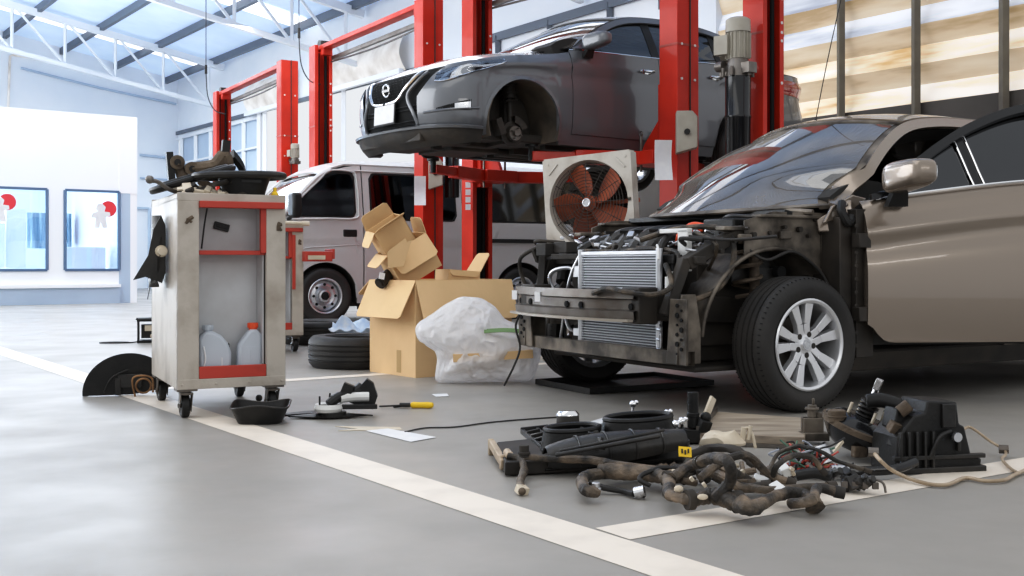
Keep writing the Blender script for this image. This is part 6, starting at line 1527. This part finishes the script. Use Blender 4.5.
# bent metal brake lines
M['tanmetal']=M['tanmetal'] if 'tanmetal' in M else mat('tan_metal',(.40,.33,.24),.4,.4,(.22,.17,.12),9,.8)
for lab,pts,r in (('bent tan metal brake line running along the floor to the right edge',[(873,452,.10),(882,462,.08),(895,472,.03),(920,482,.012),(945,485,.010),(965,478,.010),(985,481,.010),(1004,480,.010),(1014,475,.010),(1034,466,.012)],.0075),
                  ('thin looped brake line rising right of the air box',[(962,431,.09),(968,427,.10),(975,430,.09),(990,441,.05),(1003,449,.03),(1006,454,.02),(1002,459,.015),(1010,468,.01),(1018,473,.012)],.006)):
    t,o,P=tubeobj('brake_line',lab,'metal pipe',pts,r*.85,M['tanmetal'],n=8)
    mb=MB(); i=0 if r>.007 else 4; mb.cyl(P[i]-o-V((.015,0,.0)),P[i]-o+V((.015,-.01,0)),.016,n=10); 
    d=(P[1]-P[0]).normalized(); mb.build('union_nut',M['steel'],t)
t=thing('shadow_board','low black board added under the front of the bronze sedan as its floor shadow','tray',G(640,388),R_(30))  # dark board added to deepen the shadow beneath the engine bay
mb=MB(); mb.b2((-.42,-.12,.004),(.42,.42,.010)); mb.b2((-.42,-.13,.004),(.42,-.12,.035)); mb.b2((-.42,.42,.004),(.42,.43,.035)); mb.b2((-.43,-.13,.004),(-.42,.43,.035)); mb.b2((.42,-.13,.004),(.43,.43,.035)); mb.build('tray_body',M['black'],t)  # tray_body here is the added shadow board, not a real tray
# small bits around
random.seed(31); t=thing('scrap_pile_core','jumble of small greasy brackets and joints filling the pile centre','car part',G(720,474,0))
c=G(720,474,0); mb=MB()
for k in range(46):
    px=random.uniform(655,790); py=random.uniform(466,484); z=random.uniform(.012,.055); p=G(px,py,z)-c
    if random.random()<.5: mb.box(p,(random.uniform(.012,.045),random.uniform(.012,.035),random.uniform(.008,.025)),(random.uniform(-.6,.6),random.uniform(-.6,.6),random.uniform(0,3)))
    else: d=V((random.uniform(-1,1),random.uniform(-1,1),random.uniform(-.2,.2))).normalized()*.03; mb.cyl(p-d,p+d,random.uniform(.005,.011),n=9)
mb.build('brackets',M['rubberd'],t,.002); mb=MB()
for k in range(12): 
    p=G(random.uniform(655,800),random.uniform(462,486),random.uniform(.03,.08))-c; mb.box(p,(.014,.011,.010),(random.random(),random.random(),random.random()*3))
mb.build('plugs',M['cream'],t,.001)
random.seed(33); c=G(905,450,0); t=thing('bracket_cluster','dark brackets heaped between brake booster and air box','car part',c); mb=MB()
for k in range(26):
    p=V((random.uniform(-.08,.06),random.uniform(-.02,.10),random.uniform(.02,.13))); mb.box(p,(random.uniform(.02,.06),random.uniform(.015,.04),random.uniform(.015,.035)),(random.uniform(-.6,.6),random.uniform(-.6,.6),random.uniform(0,3)))
mb.build('brackets',M['under'],t,.003)
# separate pieces of a kind become parts of their own
SPL={'bushing':'bushing','side_bracket':'side_bracket','wheel_nuts':'wheel_nut','bolts':'bolt','refrigerant_pipes':'refrigerant_pipe','stand_legs':'stand_leg','beam_holes':'beam_hole','panel_holes':'panel_hole','plate_holes':'plate_hole','brackets':'bracket','plugs':'plug','clips':'clip','shiny_clips':'shiny_clip','terminals':'terminal','mounting_stud':'mounting_stud','white_connector':'white_connector','moulded_ribs':'moulded_rib','intake_bars':'intake_bar','rust_spots':'rust_spot','hose_clamp':'hose_clamp','pale_crust':'pale_crust','bumper_skin':'bumper_skin','bumper_corner':'bumper_corner','splitter':'splitter','splitter_edge':'splitter_edge','grille_core':'grille_core','paper_tag':'paper_tag','grille_v_trim':'grille_trim','grille_frame':'grille_frame','engine_fittings':'engine_fitting','pressings':'pressing','bottom_rail':'bottom_rail','lamp_reflector':'lamp_reflector','water_stain':'water_stain','warning_label':'warning_label','rim_holes':'rim_hole','battery_clamp':'battery_clamp','neck':'neck','print':'print','folds':'fold','windscreen_pillar':'windscreen_pillar','engine_cover_ribs':'cover_rib'}
def split_loose(o,new):
    me=o.data; n=len(me.vertices); par=list(range(n))
    def fd(a):
        while par[a]!=a: par[a]=par[par[a]]; a=par[a]
        return a
    for e_ in me.edges:
        a,b=fd(e_.vertices[0]),fd(e_.vertices[1])
        if a!=b: par[a]=b
    gr={}
    for p in me.polygons: gr.setdefault(fd(p.vertices[0]),[]).append(p)
    if len(gr)<2 or len(gr)>99: o.name=new; return
    sm=True; kids=list(o.children)
    first=None
    for g in gr.values():
        idx={}; vs=[]; fs=[]
        for p in g:
            f=[]
            for vi in p.vertices:
                if vi not in idx: idx[vi]=len(vs); vs.append(me.vertices[vi].co[:])
                f.append(idx[vi])
            fs.append(f)
        m2=bpy.data.meshes.new(new); m2.from_pydata(vs,[],fs)
        for mt in me.materials: m2.materials.append(mt)
        m2.polygons.foreach_set('use_smooth',[True]*len(m2.polygons)); m2.set_sharp_from_angle(angle=math.radians(35))
        if first is None: first=m2; continue
        q=bpy.data.objects.new(new,m2); COL.objects.link(q); q.parent=o.parent; q.matrix_local=o.matrix_local.copy()
        for md in o.modifiers:
            if md.type=='BEVEL':
                b=q.modifiers.new('bevel','BEVEL'); b.width=md.width; b.segments=md.segments; b.limit_method='ANGLE'; b.angle_limit=md.angle_limit
    o.data=first; o.name=new
for o in list(bpy.data.objects):
    if o.type=='MESH' and o.parent is not None:
        k=o.name.split('.')[0]
        if k in SPL: split_loose(o,SPL[k])
# ================================================================ LIGHT, CAMERA
def area(name,loc,rot,sx,sy,e,col=(1,1,1)):
    l=bpy.data.lights.new(name,'AREA'); l.shape='RECTANGLE'; l.size=sx; l.size_y=sy; l.energy=e; l.color=col
    o=bpy.data.objects.new(name,l); COL.objects.link(o); o.location=loc; o.rotation_euler=rot; return o
area('fill_near',(-3.0,3.5,5.8),(0,0,AR),9,4,150,(1,.97,.92))  # added overhead fill for the near floor, not a roof opening
area('fill_far',tuple(RL(3.0,23,5.3)),(0,0,AR),11,9,1500,(.88,.94,1))  # area light added under the roof to brighten the far end
area('fill_mid',tuple(RL(6,12.5,5.0)),(0,0,AR),5,5,200,(.97,.98,1))  # added area light under the roof, fills the middle bays
area('left_fill',(-9,8.5,3.4),(R_(80),0,R_(-80)),8,4,430,(.93,.96,1))  # unseen area light added at the left to brighten that side
area('office_fill',tuple(RL(1.5,22.5,3.0)),(0,0,AR),6,3,160,(.95,.98,1))  # area light added to lighten the room behind the panes
area('highlight_strip',(3.2,-2.5,3.0),(R_(62),0,R_(8)),7,.35,38,(1,.97,.93))  # unseen strip behind the camera, added for highlight lines on the door
area('far_wall_wash',tuple(RL(1,24.5,1.2)),(R_(98),0,AR),7,1.5,350,(.93,.96,1))  # unseen area light added to whiten the far wall
w=bpy.data.worlds.new('world'); bpy.context.scene.world=w; w.use_nodes=True
bg=w.node_tree.nodes['Background']; bg.inputs[0].default_value=(.93,.96,1,1); bg.inputs[1].default_value=.85
cam=bpy.data.cameras.new('camera'); co=bpy.data.objects.new('camera',cam); COL.objects.link(co)
co.location=(0,0,H); co.rotation_euler=(PI/2,0,0); cam.sensor_width=36; cam.lens=36*F/1024; cam.shift_y=-(288-YH)/1024*1.0
cam.clip_end=200; bpy.context.scene.camera=co
sc=bpy.context.scene; sc.view_settings.view_transform='Standard'; sc.view_settings.look='None'; sc.view_settings.exposure=0.0
sc.view_settings.use_curve_mapping=True
cu=sc.view_settings.curve_mapping; c_=cu.curves[3]; c_.points.new(.06,.046); c_.points.new(.30,.305); c_.points.new(.7,.75); cu.update()
